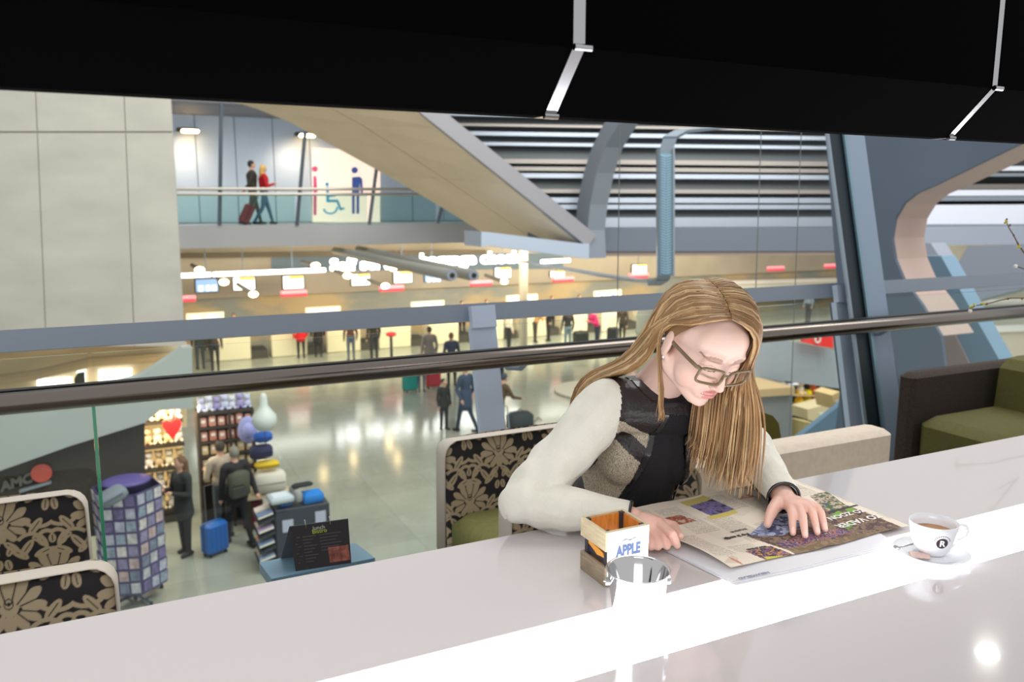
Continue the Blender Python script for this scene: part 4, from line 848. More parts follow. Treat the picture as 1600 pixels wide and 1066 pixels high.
        hf = nt.nodes.new('ShaderNodeMath'); hf.operation = 'MULTIPLY'; hf.inputs[1].default_value = .5; nt.links.new(ad.outputs[0], hf.inputs[0]); nt.links.new(hf.outputs[0], r.inputs[0]); nt.links.new(r.outputs[0], b.inputs['Base Color']); return m
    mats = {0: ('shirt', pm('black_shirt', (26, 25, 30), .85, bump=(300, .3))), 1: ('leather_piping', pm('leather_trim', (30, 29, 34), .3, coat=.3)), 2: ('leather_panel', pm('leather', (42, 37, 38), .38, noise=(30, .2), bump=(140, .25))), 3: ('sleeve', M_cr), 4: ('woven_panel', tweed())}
    ce = bpy.data.objects.new('jacket', None); col.objects.link(ce); ce.parent = wo; ce['label'] = 'cream jacket with black leather yoke and woven panels'
    cut = np.zeros(len(fc), bool)
    for a, b in ((rwr, rel), (lwr, lel)): d = (b - a) / np.linalg.norm(b - a); cut |= (((fc - a) @ d) < .004) & (np.linalg.norm(fc - a, axis=1) < .07)
    jk[cut] = 9
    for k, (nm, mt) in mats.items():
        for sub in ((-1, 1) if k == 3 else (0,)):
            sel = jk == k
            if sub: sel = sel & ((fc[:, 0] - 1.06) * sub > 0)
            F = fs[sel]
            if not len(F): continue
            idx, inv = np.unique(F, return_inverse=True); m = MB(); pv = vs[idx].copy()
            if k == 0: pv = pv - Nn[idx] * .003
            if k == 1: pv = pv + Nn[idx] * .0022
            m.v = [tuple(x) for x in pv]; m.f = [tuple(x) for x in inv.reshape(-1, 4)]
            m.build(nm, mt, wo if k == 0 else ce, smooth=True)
    for a, b in ((rwr, rel), (lwr, lel)):
        d = (b - a) / np.linalg.norm(b - a); c = a + d * .004; u_, w_, _ = frame(d)
        MB().tube([c + (u_ * math.cos(t_) + w_ * math.sin(t_)) * .0335 for t_ in np.linspace(0, 2 * math.pi, 25)], .0030, 8).build('cuff', mats[1][1], ce, smooth=True)
    # zip pulls along the opening
    # ---------------- hair
    Ec, Er = V(0, -.014, .036), V(.083, .104, .093)
    m = MB(); nst = 0
    hcol = [(150, 112, 70), (176, 140, 96), (196, 164, 118), (134, 98, 60), (210, 182, 140)]
    groups = {i: MB() for i in range(5)}
    def scalp(a, f, u):
        d = np.array([a, f, u]) / Er; d = d / np.linalg.norm(d); return Ec + d * Er
    def strand(P, r, k):
        n = len(P); groups[k].tube(P, [r * (.7 + .3 * math.sin(math.pi * min(1, .15 + i / n))) * (1 if i < n - 3 else (n - i) / 4) for i in range(n)], 5)
    def smooth_path(P, n=18):
        P = np.array(P); t = np.r_[0, np.cumsum(np.linalg.norm(np.diff(P, axis=0), axis=1))]; t /= t[-1]; tt = np.linspace(0, 1, n)
        out = np.stack([np.interp(tt, t, P[:, i]) for i in range(3)], 1)
        for _ in range(3): out[1:-1] = .25 * out[:-2] + .5 * out[1:-1] + .25 * out[2:]
        return out
    part_a = -.020
    for side in (1, -1):
        N_ = 460 if side > 0 else 460
        for i in range(N_):
            t_ = (i + rng.random()) / N_; fr_ = .084 - t_ * (.160 if side < 0 else .170); off = rng.normal(0, .0015)
            th0 = side * (.005 + abs(rng.normal(0, .04))); lay = rng.random() * .010
            path = []
            d0 = np.array([part_a, fr_, .09])
            kmax = 1.75 if side > 0 else 1.45
            for s in np.linspace(0, 1, 9):
                th = th0 + side * kmax * s
                # rotate about the front-back axis while drifting backwards
                drift = -.030 * s if side > 0 else -(.020 + .080 * min(1, t_ / .35)) * s
                if side > 0: drift = .040 * s * (1 - t_) ** 2
                base = np.array([part_a + math.sin(th) * .1, fr_ + drift, .012 + math.cos(th) * .1 - (.012 * s)])
                q0 = scalp(base[0] + .0, base[1] * 1.02, base[2] - .02); nrm = (q0 - Ec) / Er; nrm /= np.linalg.norm(nrm)
                path.append(hd(*(q0 + nrm * ((lay + .004) * min(1, s * 4) + .010 * math.sin(math.pi * min(s, .7))))))
            e = path[-1]; P = path
            if side > 0:     # curtain on her left: hangs straight down in front of the shoulder
                tx = 1.108 + .050 * (rng.random() - .5) + .045 * (1 - t_) - .01; ty = 1.245 + .10 * t_ + .02 * rng.normal(); L = .80 + .05 * rng.random() + .05 * t_
                mid = e * .45 + V(tx + .02, ty, 1.0) * .55; P = P + [V(mid[0], mid[1], e[2] * .6 + .98 * .4), V(tx + .012, ty, .955), V(tx, ty - .005, .88), V(tx - .012 + rng.normal(0, .006), ty - .01, L)]
            else:            # tucked behind the ear, over her right shoulder to the back
                s2 = rng.random(); s3 = rng.random()
                cutn = 6 if t_ < .45 else 8
                over = [hd(-.0855, -.030 - .012 * s3, .026)] if t_ < .45 else []
                if t_ < .06:
                    b = hd(-.084, -.030 + rng.normal(0, .003), -.030); P = path[:6] + over + [b, b + V(.004, -.012, -.05), b + V(.006 + rng.normal(0, .004), -.018 + rng.normal(0, .004), -.11), b + V(.006 + rng.normal(0, .005), -.020, -.150 - .01 * rng.random())]
                else:
                    P = path[:cutn] + over + [hd(-.080, -.040 - .05 * s3, -.030), V(1.012 - .02 * s2, 1.392 + .07 * s3, 1.070), V(.992 - .035 * s2, 1.435 + .085 * s3, 1.043), V(.985 - .055 * s2, 1.515 + .05 * s3, 1.022), V(.975 - .05 * s2, 1.575 + .02 * s3, .955), V(.975 - .04 * s2, 1.60 + .02 * s3, .86)]
            strand(smooth_path(P), .0021 + .0008 * rng.random(), int(rng.choice(5, p=[.3, .27, .15, .18, .1])))
    hair_root = None
    # underlying cap so that no scalp shows
    cp_ = MB(); PP = []
    for i in range(33):
        row = []
        for j in range(49):
            th = math.pi * .58 * i / 32; ph = 2 * math.pi * j / 48; d = np.array([math.sin(th) * math.cos(ph), math.sin(th) * math.sin(ph), math.cos(th)]); d = rotx(1.12) @ d
            row.append(hd(*(Ec + d * (Er - .003))))
        PP.append(row)
    cp_.grid(PP); hair_root = cp_.build('hair', pm('hair_under', (136, 100, 62), .5), wo, smooth=True); hair_root['label'] = 'long straight dark blonde hair parted at the side'
    def hmat(k):
        m = pm('hair_%d' % k, hcol[k], .38, noise=(25, .18), spec=.6); return m
    for k, g_ in groups.items(): o = g_.build('hair_strands', hmat(k), hair_root, smooth=True); o['kind'] = 'stuff'
    # ---------------- glasses and earring
    gl = bpy.data.objects.new('glasses', None); col.objects.link(gl); gl.parent = wo; gl['label'] = 'brown rectangular glasses'
    M_fr = pm('frame_brown', (112, 92, 62), .3, coat=.4); M_ln = glass_mat('lens', (250, 248, 246))
    def rr(cx, w, h, n=28): return [(cx + w / 2 * np.sign(math.cos(t_)) * abs(math.cos(t_)) ** .45, h / 2 * np.sign(math.sin(t_)) * abs(math.sin(t_)) ** .45) for t_ in np.linspace(0, 2 * math.pi, n)]
    for s in (-1, 1):
        R_ = rr(s * .0335, .053, .036); pts = [hd(a, .1035 - .22 * max(0, abs(a) - .012) , u - .001 - .0) for a, u in R_]
        MB().tube(pts, .0026, 8, flat=(.0026, .0030)).build('rim', M_fr, gl, smooth=True)
        MB().add(pts, [tuple(range(len(pts) - 1))]).build('lens', M_ln, gl)
        MB().tube([hd(s * .060, .0925, .012), hd(s * .068, .086, .013), hd(s * .0745, .06, .012), hd(s * .0785, .02, .008), hd(s * .0785, -.006, .004)], .003, 8, flat=(.0020, .0038)).build('temple', M_fr, gl, smooth=True)
    MB().tube([hd(-.0085, .1035, .006), hd(0, .107, .009), hd(.0085, .1035, .006)], .0022, 8).build('bridge', M_fr, gl, smooth=True)
    MB().sphere(hd(-.0785, .004, -.036), .0030, 10, 8).build('earring', pm('pearl', (240, 240, 240), .15, coat=.6), wo, smooth=True)
woman()
# ================================================================== THE HALL BELOW
def figure(label, pos, h, heading, top, legs, hair, shoes=(30, 28, 28), pose='stand', coat=0, group=None, hat=None, voxel=.02, sit=False):
    s = h / 1.72; R = rotz(heading); pos = np.asarray(pos, float)
    def w(x, y, z): return pos + R @ (V(x, y, z) * s)
    c = lambda a, b, r0, r1, l: cap(w(*a), w(*b), r0 * s, r1 * s, l)
    lean_ = {'push': .16, 'lean': .22}.get(pose, 0)
    st = {'walk': .20, 'push': .12, 'drag': .20, 'stride': .22}.get(pose, .02)
    hz = .90
    P = [c((-.09, 0, hz), (-.10, st * .55, .49), .088, .060, 3), c((-.10, st * .55, .49), (-.10, st, .09), .060, .042, 3), c((.09, 0, hz), (.10, -st * .35, .49), .088, .060, 3), c((.10, -st * .35, .49), (.10, -st - (.10 if st > .1 else 0), .10), .060, .042, 3),
         c((-.10, st - .05, .045), (-.11, st + .13, .035), .042, .034, 4), c((.10, -st - (.14 if st > .1 else .04), .05), (.11, -st + .09, .035), .042, .034, 4),
         c((-.055, 0, hz + .02), (.055, 0, hz + .02), .115, .115, 3), c((0, lean_ * .3, 1.05), (0, lean_ * .9, 1.30), .125, .15, 2), c((-.06, lean_ * .25, 1.02), (.06, lean_ * .25, 1.02), .11, .11, 2), c((-.14, lean_, 1.38), (.14, lean_, 1.38), .085, .085, 2), c((0, lean_, 1.40), (0, lean_ + .01, 1.52), .062, .052, 0)]
    H = (0, lean_ * 1.25 + .015, 1.60)
    P += [ell(w(*H), V(.074, .092, .112) * s, R, 0), ell(w(H[0], H[1] - .018, H[2] + .022), V(.082, .095, .105) * s, R, 1), c((0, H[1] + .085, 1.592), (0, H[1] + .10, 1.575), .012, .014, 0), ell(w(-.074, H[1], 1.59), V(.012, .02, .03) * s, R, 0), ell(w(.074, H[1], 1.59), V(.012, .02, .03) * s, R, 0)]
    if hat == 'long': P += [c((-.05, H[1] - .05, 1.62), (-.06, lean_ - .06, 1.40), .06, .05, 1), c((.05, H[1] - .05, 1.62), (.06, lean_ - .06, 1.40), .06, .05, 1)]
    if hat == 'hood': P += [c((-.08, lean_ - .04, 1.45), (.08, lean_ - .04, 1.45), .06, .06, 2)]
    if coat: P += [c((0, lean_ * .2, 1.0), (0, 0, hz - coat), .145, .165, 2), c((-.05, lean_ * .2, .98), (-.07, 0, hz - coat), .12, .13, 2), c((.05, lean_ * .2, .98), (.07, 0, hz - coat), .12, .13, 2)]
    hands = []
    for sx in (-1, 1):
        sh = (sx * .19, lean_, 1.37)
        if pose in ('push',): el_, ha = (sx * .23, lean_ + .14, 1.13), (sx * .20, lean_ + .40, 1.06)
        elif pose == 'hold' or (pose in ('hold1', 'stride') and sx > 0) or (pose == 'lean'): el_, ha = (sx * .25, lean_ + .04, 1.10), (sx * .13, lean_ + .27, 1.17)
        elif pose == 'walk': el_, ha = (sx * .24, -.06 * sx, 1.10), (sx * .25, .10 * sx, .86)
        elif pose == 'drag' and sx > 0: el_, ha = (sx * .24, -.10, 1.10), (sx * .24, -.26, .90)
        else: el_, ha = (sx * .25, -.01, 1.09), (sx * .25, .05, .84)
        P += [c(sh, el_, .062, .050, 2), c(el_, ha, .050, .036, 2)]
        d = np.array(ha) - np.array(el_); d /= np.linalg.norm(d); hp = np.array(ha) + d * .05; P.append(c(tuple(ha), tuple(hp), .034, .036, 0)); hands.append((np.array(hp), d, sx))
    vs, fs, ed = remesh(P, voxel * s, 2); fc = vs[fs].mean(1); lab = labels_of(P, fc)
    m = MB(); m.v = [tuple(p) for p in vs]; m.f = [tuple(f) for f in fs]; nf = len(m.f)
    for hp, d, sx in hands:
        u_, w_, _ = frame(d)
        for k in range(5):
            a = hp + u_ * (.030 - .015 * k) if k < 4 else hp - d * .04 + u_ * .036; L_ = (.055, .068, .062, .05, .04)[k]
            b = a + d * L_ + (u_ * .018 if k == 4 else 0); m.cyl(w(*a), w(*b), .0085 * s, .006 * s, 5)
    mats = [pm('skin_hall', (214, 168, 142), .6), pm('hair_%d_%d_%d' % hair, hair, .6), pm('cloth_%d_%d_%d' % top, top, .85), pm('cloth_%d_%d_%d' % legs, legs, .85), pm('cloth_%d_%d_%d' % shoes, shoes, .6)]
    o = m.build('person', mats, None, smooth=True); mi = np.zeros(len(o.data.polygons), dtype=int); mi[:nf] = lab; o.data.polygons.foreach_set('material_index', mi)
    tag(o, label, 'person', group); return o
FA, FT, FR, FL_ = 0., math.pi, -math.pi / 2, math.pi / 2      # facing away, towards us, right, left
BK, DK, NV = (34, 32, 34), (44, 44, 50), (52, 62, 84)
BR, BL, GY, BN = (60, 42, 32), (196, 160, 100), (150, 146, 140), (30, 26, 24)
QG = 'passengers at the check-in desks'; HG = 'passengers crossing the hall'
figure('person in a dark green jacket at the leftmost check-in desk', hall(314, 577), 1.74, FA + .2, (54, 62, 60), (58, 66, 70), BL, group=QG, hat='hood')
figure('person in a dark grey jacket beside the leftmost check-in desk', hall(337, 580), 1.72, FA - .3, (62, 58, 56), (36, 38, 40), BN, group=QG, hat='hood')
figure('person in a bright red coat at the check-in desks', hall(471, 560), 1.70, FA, (204, 22, 34), (40, 34, 34), BN, coat=.10, group=QG)
figure('person in a long black coat right of the red coat', hall(498, 558), 1.68, FA - .2, BK, (40, 36, 38), BR, coat=.25, group=QG)
figure('person in dark red top and blue jeans at a check-in desk', hall(549, 564), 1.66, FA, (80, 52, 48), (72, 86, 104), BR, group=QG)
figure('tall person in black with dark trousers at a check-in desk', hall(585, 566), 1.82, FA + .3, BK, (38, 38, 42), BN, group=QG)
figure('person in a grey coat standing over the suitcases', hall(672, 592), 1.78, FA, (150, 140, 136), (40, 38, 40), BR, coat=.2, group=HG)
figure('blond child in a maroon top beside the teal suitcase', hall(659, 612), 1.22, FT, (118, 54, 58), (92, 98, 120), BL, group=HG)
figure('person in navy with a dark backpack behind the baluster', hall(706, 604), 1.76, FA, (66, 74, 96), (46, 46, 52), (140, 96, 60), group=HG)
figure('child in a black coat standing with legs apart on the shiny floor', hall(694, 672), 1.36, FT + .3, (42, 44, 40), (38, 40, 38), BN, pose='stand', coat=.08, group=HG)
figure('adult in a navy blue coat holding a childs hand', hall(728, 675), 1.78, FA + .4, (58, 74, 100), (50, 60, 78), (120, 90, 70), pose='walk', coat=.2, group=HG)
figure('elderly person in a brown coat and cap pushing a luggage trolley', hall(778, 690), 1.70, FR + .2, (92, 72, 46), (80, 64, 44), (62, 64, 82), pose='push', coat=.25, group=HG)
figure('person in a yellow top behind the black suitcase', hall(756, 598), 1.70, FA, (206, 186, 124), (52, 52, 56), BR, group=HG)
figure('person in white shirt and black trousers at the white pillar', hall(795, 549), 1.72, FR, (226, 222, 210), (40, 40, 44), BN, group=QG)
figure('person in a tan jacket bending beside a buggy', hall(836, 535), 1.50, FR, (170, 132, 84), (60, 52, 46), BR, pose='lean', group=QG)
figure('person in black with one arm out at the far desks', hall(857, 533), 1.74, FL_, BK, (46, 44, 44), BN, pose='hold1', group=QG)
figure('person in a dark jacket and pale blue jeans at the far desks', hall(887, 548), 1.74, FA, (48, 44, 50), (110, 130, 146), BN, group=QG)
figure('person in a bright pink jacket at the far desks', hall(933, 544), 1.66, FL_, (206, 36, 110), (52, 56, 74), BR, pose='lean', group=QG)
figure('person in a dark olive coat at the end of the far desks', hall(972, 539), 1.72, FL_ + .4, (62, 54, 44), (50, 44, 40), BN, group=QG)
figure('person in pale blue beside the far white counter', hall(1262, 505), 1.74, FL_, (128, 146, 166), (60, 62, 72), BR, group=QG)
for px, py, lb, hr in ((367, 524, 'desk clerk with dark hair at the second check-in desk', BN), (722, 511, 'desk clerk beside the baluster top', BR), (760, 506, 'desk clerk left of the white pillar', BN), (862, 500, 'desk clerk behind the far desks left of two others', BR), (905, 496, 'desk clerk with dark hair behind the far desks', BN)):
    p = PY(px, py, 32.9); figure(lb, (p[0], 32.9, HF), 1.62, FT, (62, 56, 70), (40, 40, 50), hr, group='check-in clerks', voxel=.026)
# shoppers
figure('woman in a dark coat with brown hair at the lit shop shelf', hall(292, 866), 1.70, FL_ + .5, (50, 54, 54), (36, 34, 36), (110, 74, 46), pose='hold', coat=.14, group='shoppers', voxel=.014, hat='long')
figure('shopper in a pale jacket reading beside the tall shop rack', hall(352, 840), 1.76, FA + .4, (196, 178, 156), (86, 90, 98), (70, 58, 48), pose='hold', group='shoppers', voxel=.014)
figure('grey haired shopper in black with a backpack and blue suitcase', hall(374, 850), 1.74, FA + .3, BK, (34, 32, 34), (140, 134, 124), pose='drag', coat=.06, group='shoppers', voxel=.014)
bp = hall(374, 850) + V(-.02, -.22, 1.12); t = thing('backpack', 'grey green backpack on the grey haired shopper', 'backpack', tuple(bp))
MB().box(bp + V(.05, .0, .02), (.34, .2, .48), rotz(.3), bevel=.06).build('body', pm('pack_green', (84, 86, 72), .85), t, smooth=True, angle=60); MB().box(bp + V(.02, -.12, -.08), (.26, .08, .22), rotz(.3), bevel=.03).build('pocket', pm('pack_dark', (62, 64, 56), .85), t)
# couple on the footbridge
zf_ = zb1
for lb, x, y0, hgt, tp_, lg_, hr_, ps in (('person in a dark jacket pulling a red suitcase on the footbridge', 397, 349, 1.84, (58, 52, 44), (98, 98, 84), BN, 'drag'), ('blond person in a red jacket walking on the footbridge', 415, 349, 1.72, (196, 28, 38), (96, 124, 152), (216, 176, 90), 'stride')):
    p = PY(x, y0, YB + .9); figure(lb, (p[0], YB + .9, zf_), hgt, FR, tp_, lg_, hr_, pose=ps, group='couple on the footbridge', voxel=.018, hat='long' if 'blond' in lb else None)
def suitcase(label, pos, rz, w, d, h, c, group='suitcases', tilt=0, handle=.45, name='suitcase'):
    pos = np.asarray(pos, float); t = thing(name, label, 'suitcase', (0, 0, 0), group)
    M = pm('case_%d_%d_%d' % c, c, .45); D = pm('case_black', (28, 28, 30), .5)
    MB().box((0, 0, h / 2 + .05), (w, d, h), bevel=min(w, d) * .16).build('shell', M, t, smooth=True, angle=40)
    for x in (-.3, -.1, .1, .3): MB().box((x * w, -d / 2 - .004, h / 2 + .05), (w * .06, .012, h * .8)).build('rib', M, t)
    MB().box((0, 0, h / 2 + .05), (w + .006, .012, h + .006)).build('zip', D, t)
    for x in (-1, 1):
        for y in (-1, 1): MB().cyl((x * w * .36 - .015, y * d * .3, .028), (x * w * .36 + .015, y * d * .3, .028), .028, n=10).build('wheel', D, t)
    if handle: MB().tube([(-w * .22, d * .3, h + .03), (-w * .22, d * .3, h + .05 + handle), (w * .22, d * .3, h + .05 + handle), (w * .22, d * .3, h + .03)], .011, 6).build('handle', pm('case_grey', (120, 120, 122), .4, .6), t)
    else: MB().tube([(-.07, 0, h + .04), (-.06, 0, h + .075), (.06, 0, h + .075), (.07, 0, h + .04)], .012, 6).build('handle', D, t)
    t.location = pos; t.rotation_euler = (tilt, 0, rz); return t
suitcase('bright blue soft suitcase with raised handle beside the shoppers', hall(337, 866), .5, .40, .26, .52, (30, 100, 180), handle=.62)
suitcase('teal suitcase in the group near the check-in desks', hall(641, 612), .2, .46, .3, .68, (0, 152, 146), handle=0)
suitcase('red suitcase in the group near the check-in desks', hall(677, 606), -.1, .46, .3, .72, (196, 40, 54), handle=0)
suitcase('tall charcoal suitcase right of the baluster', hall(775, 606), .1, .48, .32, .80, (56, 62, 72), handle=.3)
suitcase('black upright suitcase near the pink jacket', hall(957, 541), .1, .46, .3, .74, (30, 30, 34), handle=.3)
suitcase('large black duffel suitcase beside the pale jeans', hall(907, 546), -.1, .6, .4, .7, (34, 38, 36), handle=0)
suitcase('red wheeled suitcase dragged on the footbridge', np.array([PY(378, 349, YB + .5)[0], YB + .5, zf_ + .0]), FR, .42, .26, .58, (168, 60, 76), tilt=-.45, handle=.3)
suitcase('dark red trolley case beside the shop rack', hall(396, 826), .2, .34, .24, .52, (110, 30, 44), handle=.3)
# luggage trolley of the elderly person
tp0 = hall(815, 690); tr = thing('luggage_trolley', 'steel luggage trolley pushed by the elderly person', 'trolley', tuple(tp0))
MB().box(tp0 + V(.1, 0, .22), (1.0, .6, .04)).build('platform', M_steel_l, tr)
MB().tube([tp0 + V(-.45, -.26, .22), tp0 + V(-.52, -.26, 1.0), tp0 + V(-.52, .26, 1.0), tp0 + V(-.45, .26, .22)], .02, 8).build('push_bar', M_steel_l, tr)
for a, b in ((-.35, -.24), (-.35, .24), (.45, -.2), (.45, .2)): MB().cyl(tp0 + V(a, b - .02, .1), tp0 + V(a, b + .02, .1), .1, n=12).build('wheel', pm('case_black', (28, 28, 30), .5), tr)
for nm, lb, c, o_, sz in (('travel_bag', 'black travel bag on the luggage trolley', (44, 52, 56), V(-.05, 0, .52), (.62, .42, .46)), ('carrier_bag', 'small pale carrier bag on the front of the trolley', (220, 206, 190), V(.46, 0, .36), (.26, .3, .22))):
    t = thing(nm, lb, 'bag', tuple(tp0 + o_ - V(0, 0, sz[2] / 2))); MB().box(tp0 + o_, sz, bevel=.07).build('body', pm(nm, c, .8), t, smooth=True, angle=60); MB().tube([tp0 + o_ + V(-.1, 0, sz[2] / 2 - .01), tp0 + o_ + V(0, 0, sz[2] / 2 + .09), tp0 + o_ + V(.1, 0, sz[2] / 2 - .01)], .012, 6).build('handle', pm('case_black', (28, 28, 30), .5), t)
# red topped belt post
bpz = hall(612, 566); t = thing('queue_post', 'black queue post with a red round top', 'post', tuple(bpz)); MB().cyl(bpz, bpz + V(0, 0, .04), .2, n=20).build('base', pm('case_black', (28, 28, 30), .5), t); MB().cyl(bpz + V(0, 0, .04), bpz + V(0, 0, 1.0), .05, n=10).build('pole', pm('case_black', (28, 28, 30), .5), t); MB().sphere(bpz + V(0, 0, 1.05), (.2, .2, .09), 14, 8).build('top', pm('post_red', (206, 30, 40), .5), t)
# ------------------------------------------------------------------ check-in desks
M_desk = pm('desk_cream', (236, 228, 200), .45); M_dtop = pm('desk_top', (250, 236, 196), .4, emit=.35, ec=(255, 236, 180)); M_dark = pm('desk_dark', (70, 66, 58), .6)
def make_desk(label):
    t = thing('check_in_desk', label, 'desk', (0, 0, 0), 'check-in desks in a row')
    MB().box((0, 0, .5), (1.35, .7, 1.0), bevel=.03).build('front_panel', M_desk, t); MB().box((0, -.02, 1.04), (1.45, .8, .07), bevel=.02).build('worktop', M_dtop, t)
    MB().box((1.0, .1, .16), (.6, .9, .32)).build('belt_base', M_dark, t); MB().box((1.0, .1, .34), (.52, .9, .04)).build('conveyor_belt', pm('belt', (48, 46, 44), .7), t)
    m = MB().box((-.35, .12, 1.26), (.36, .05, .26)).box((-.35, .14, 1.11), (.06, .06, .1)); m.build('terminal', pm('case_black', (28, 28, 30), .5), t)
    MB().box((.35, .1, 1.15), (.16, .14, .18), bevel=.02).build('printer', pm('printer', (238, 226, 200), .5), t)
    return t
dk = make_desk('x'); ords = ['leftmost', 'second', 'third', 'fourth', 'fifth', 'sixth', 'seventh', 'eighth', 'ninth', 'tenth', 'eleventh', 'twelfth']
xs_ = [PY(360, 530, 31.9)[0] + 2.12 * i for i in range(12)]
for i, X in enumerate(xs_):
    o = dk if i == 0 else copy_tree(dk); o.location = (X, 31.9, HF); o['label'] = 'cream check-in desk with luggage belt, %s from the concrete pier' % ords[i]
# signs behind the desks
for i, (x0_, x1_, y0_, y1_) in enumerate([(291, 350, 489, 512), (478, 532, 480, 503), (643, 694, 471, 493), (792, 840, 461, 482), (929, 971, 454, 472)]):
    t = thing('counter_sign', ['cream counter sign behind the dark green jacket', 'cream counter sign behind the red coat', 'cream counter sign left of the baluster top', 'cream counter sign behind the white pillar', 'cream counter sign above the pink jacket'][i], 'sign', tuple(PY((x0_ + x1_) / 2, y1_, 33.2)), 'counter signs')
    panel([(x0_, y0_ + 1.5), (x1_, y0_ - 1.5), (x1_, y1_ - 1.5), (x0_, y1_ + 1.5)], 33.2, .1).build('board', pm('sign_cream', (250, 240, 206), .5, emit=.45, ec=(255, 240, 200)), t)
    for fx, r_, c in ((.25, .14, (250, 250, 255)), (.68, .2, (220, 224, 250))):
        cx_, cy_ = x0_ + (x1_ - x0_) * fx, (y0_ + y1_) / 2 - 1; p = PY(cx_, cy_, 33.19); MB().cyl(p, p + V(0, -.03, 0), r_, n=20).build('disc', pm('disc_%d' % c[0], c, .5, emit=.6), t); MB().cyl(p + V(0, -.03, -.05), p + V(0, -.045, -.05), r_ * .5, n=14).build('emblem', pm('emblem_blue', (66, 76, 196), .5), t)
    MB().box(PY((x0_ + x1_) / 2, y1_ + 12, 33.25), (.3, .06, 1.2)).build('stem', M_dark, t)
# monitors and red desk signs hanging over the desks
MG = 'flight monitors over the desks'
mons = [(323, 446, 38, 23, 1), (381, 443, 37, 23, 0), (458, 441, 35, 23, 0), (563, 437, 31, 20, 0), (629, 433, 31, 20, 0), (676, 434, 28, 14, 1), (785, 426, 27, 18, 0), (870, 428, 24, 10, 0), (998, 420, 24, 15, 0)]
for i, (x, y, w_, h_, k) in enumerate(mons):
    p = PY(x, y, 32.4); d_ = np.linalg.norm(PY(x + 1, y, 32.4) - p); W_, H_ = w_ * d_, h_ * (PY(x, y - 1, 32.4)[2] - p[2])
    t = thing('flight_monitor', '%s flight monitor over the desks counting from the concrete pier' % ords[i], 'monitor', tuple(p - V(0, 0, H_ / 2)), MG)
    MB().box(p, (W_, .12, H_), bevel=.03).build('casing', pm('case_black', (28, 28, 30), .5), t)
    MB().box(p + V(0, -.065, 0), (W_ * .9, .01, H_ * .86)).build('screen', pm('screen_blue', (120, 150, 190), .4, emit=.7) if k else pm('screen_white', (236, 240, 240), .4, emit=1.0), t)
    if not k: MB().box(p + V(W_ * .12, -.072, H_ * .33), (W_ * .62, .01, H_ * .18)).build('header_bar', pm('screen_orange', (250, 190, 60), .4, emit=.9), t)
    else:
        for q_ in (-.25, .05, .3): MB().box(p + V(W_ * q_, -.072, -.1), (W_ * .2, .01, H_ * .4)).build('picture', pm('screen_pale', (196, 216, 240), .4, emit=.8), t)
    MB().tube([p + V(0, .05, H_ / 2), p + V(0, .05, H_ / 2 + 1.4)], .02, 6).build('hanger', M_steel, t)
for i, (x, y, w_) in enumerate([(295, 467, 22), (459, 459, 41), (612, 451, 38), (752, 443, 34), (880, 437, 32), (998, 431, 29), (1212, 420, 25), (1300, 416, 22)]):
    p = PY(x, y, 32.2); d_ = np.linalg.norm(PY(x + 1, y, 32.2) - p); t = thing('desk_number_sign', '%s red lit desk sign counting from the concrete pier' % ords[i], 'sign', tuple(p), 'red desk signs')
    MB().box(p + V(0, 0, .06), (w_ * d_, .2, .13), bevel=.03).build('upper_half', pm('red_sign_top', (240, 150, 156), .4, emit=.5, ec=(255, 150, 160)), t); MB().box(p + V(0, 0, -.06), (w_ * d_, .2, .11), bevel=.03).build('lower_half', pm('red_sign', (224, 70, 84), .4, emit=.4), t)
# lit lettering
def fit_text(s, x0p, x1p, yb, hpx, Y, label):
    a, b = PY(x0p, yb, Y), PY(x1p, yb, Y); hz_ = PY(x0p, yb - hpx, Y)[2] - a[2]; tm = text_mb(s, 1.0, (0, 0, 0), (1, 0, 0), (0, 0, 1), .06, 'LEFT', 1.03); v_ = np.array(tm.v); sx = (b[0] - a[0]) / np.ptp(v_[:, 0]); mx = v_[:, 2].max()
    v_ = np.stack([a[0] + (v_[:, 0] - v_[:, 0].min()) * sx, Y + v_[:, 1], a[2] + v_[:, 2] * hz_ / mx], 1); m = MB(); m.v = [tuple(p) for p in v_]; m.f = tm.f
    t = thing('lit_lettering', label, 'sign', (float(a[0] + b[0]) / 2, Y, float(a[2])))
    par = list(range(len(m.v)))
    def fd(i):
        while par[i] != i: par[i] = par[par[i]]; i = par[i]
        return i
    for f in m.f:
        for i in f[1:]: par[fd(i)] = fd(f[0])
    comps = {}
    for f in m.f: comps.setdefault(fd(f[0]), []).append(f)
    for fl in comps.values():
        idx = sorted({i for f in fl for i in f}); mp_ = {i: k for k, i in enumerate(idx)}; mm = MB(); mm.v = [m.v[i] for i in idx]; mm.f = [tuple(mp_[i] for i in f) for f in fl]; mm.build('letter', pm('letter_glow', (255, 255, 255), .4, emit=5), t)
    return t
fit_text('Self service', 516, 640, 423, 19, 31.5, 'white glowing lettering reading Self service over the desks')
fit_text('baggage check', 657, 815, 415, 19, 31.5, 'white glowing lettering reading baggage check over the desks')
for i, (x0_, x1_, y0_, y1_) in enumerate([(283, 329, 431, 429), (333, 508, 429, 422), (846, 890, 409, 407)]):
    o = MB().tube([PY(x0_, y0_, 31.0), PY(x1_, y1_, 31.0)], .075, 8).build('tube_light', pm('tube_glow', (255, 255, 250), .4, emit=7)); tag(o, ['short white tube light beside the concrete pier', 'long white tube light over the leftmost monitors', 'short white tube light right of the white pillar'][i], 'light', 'tube lights')
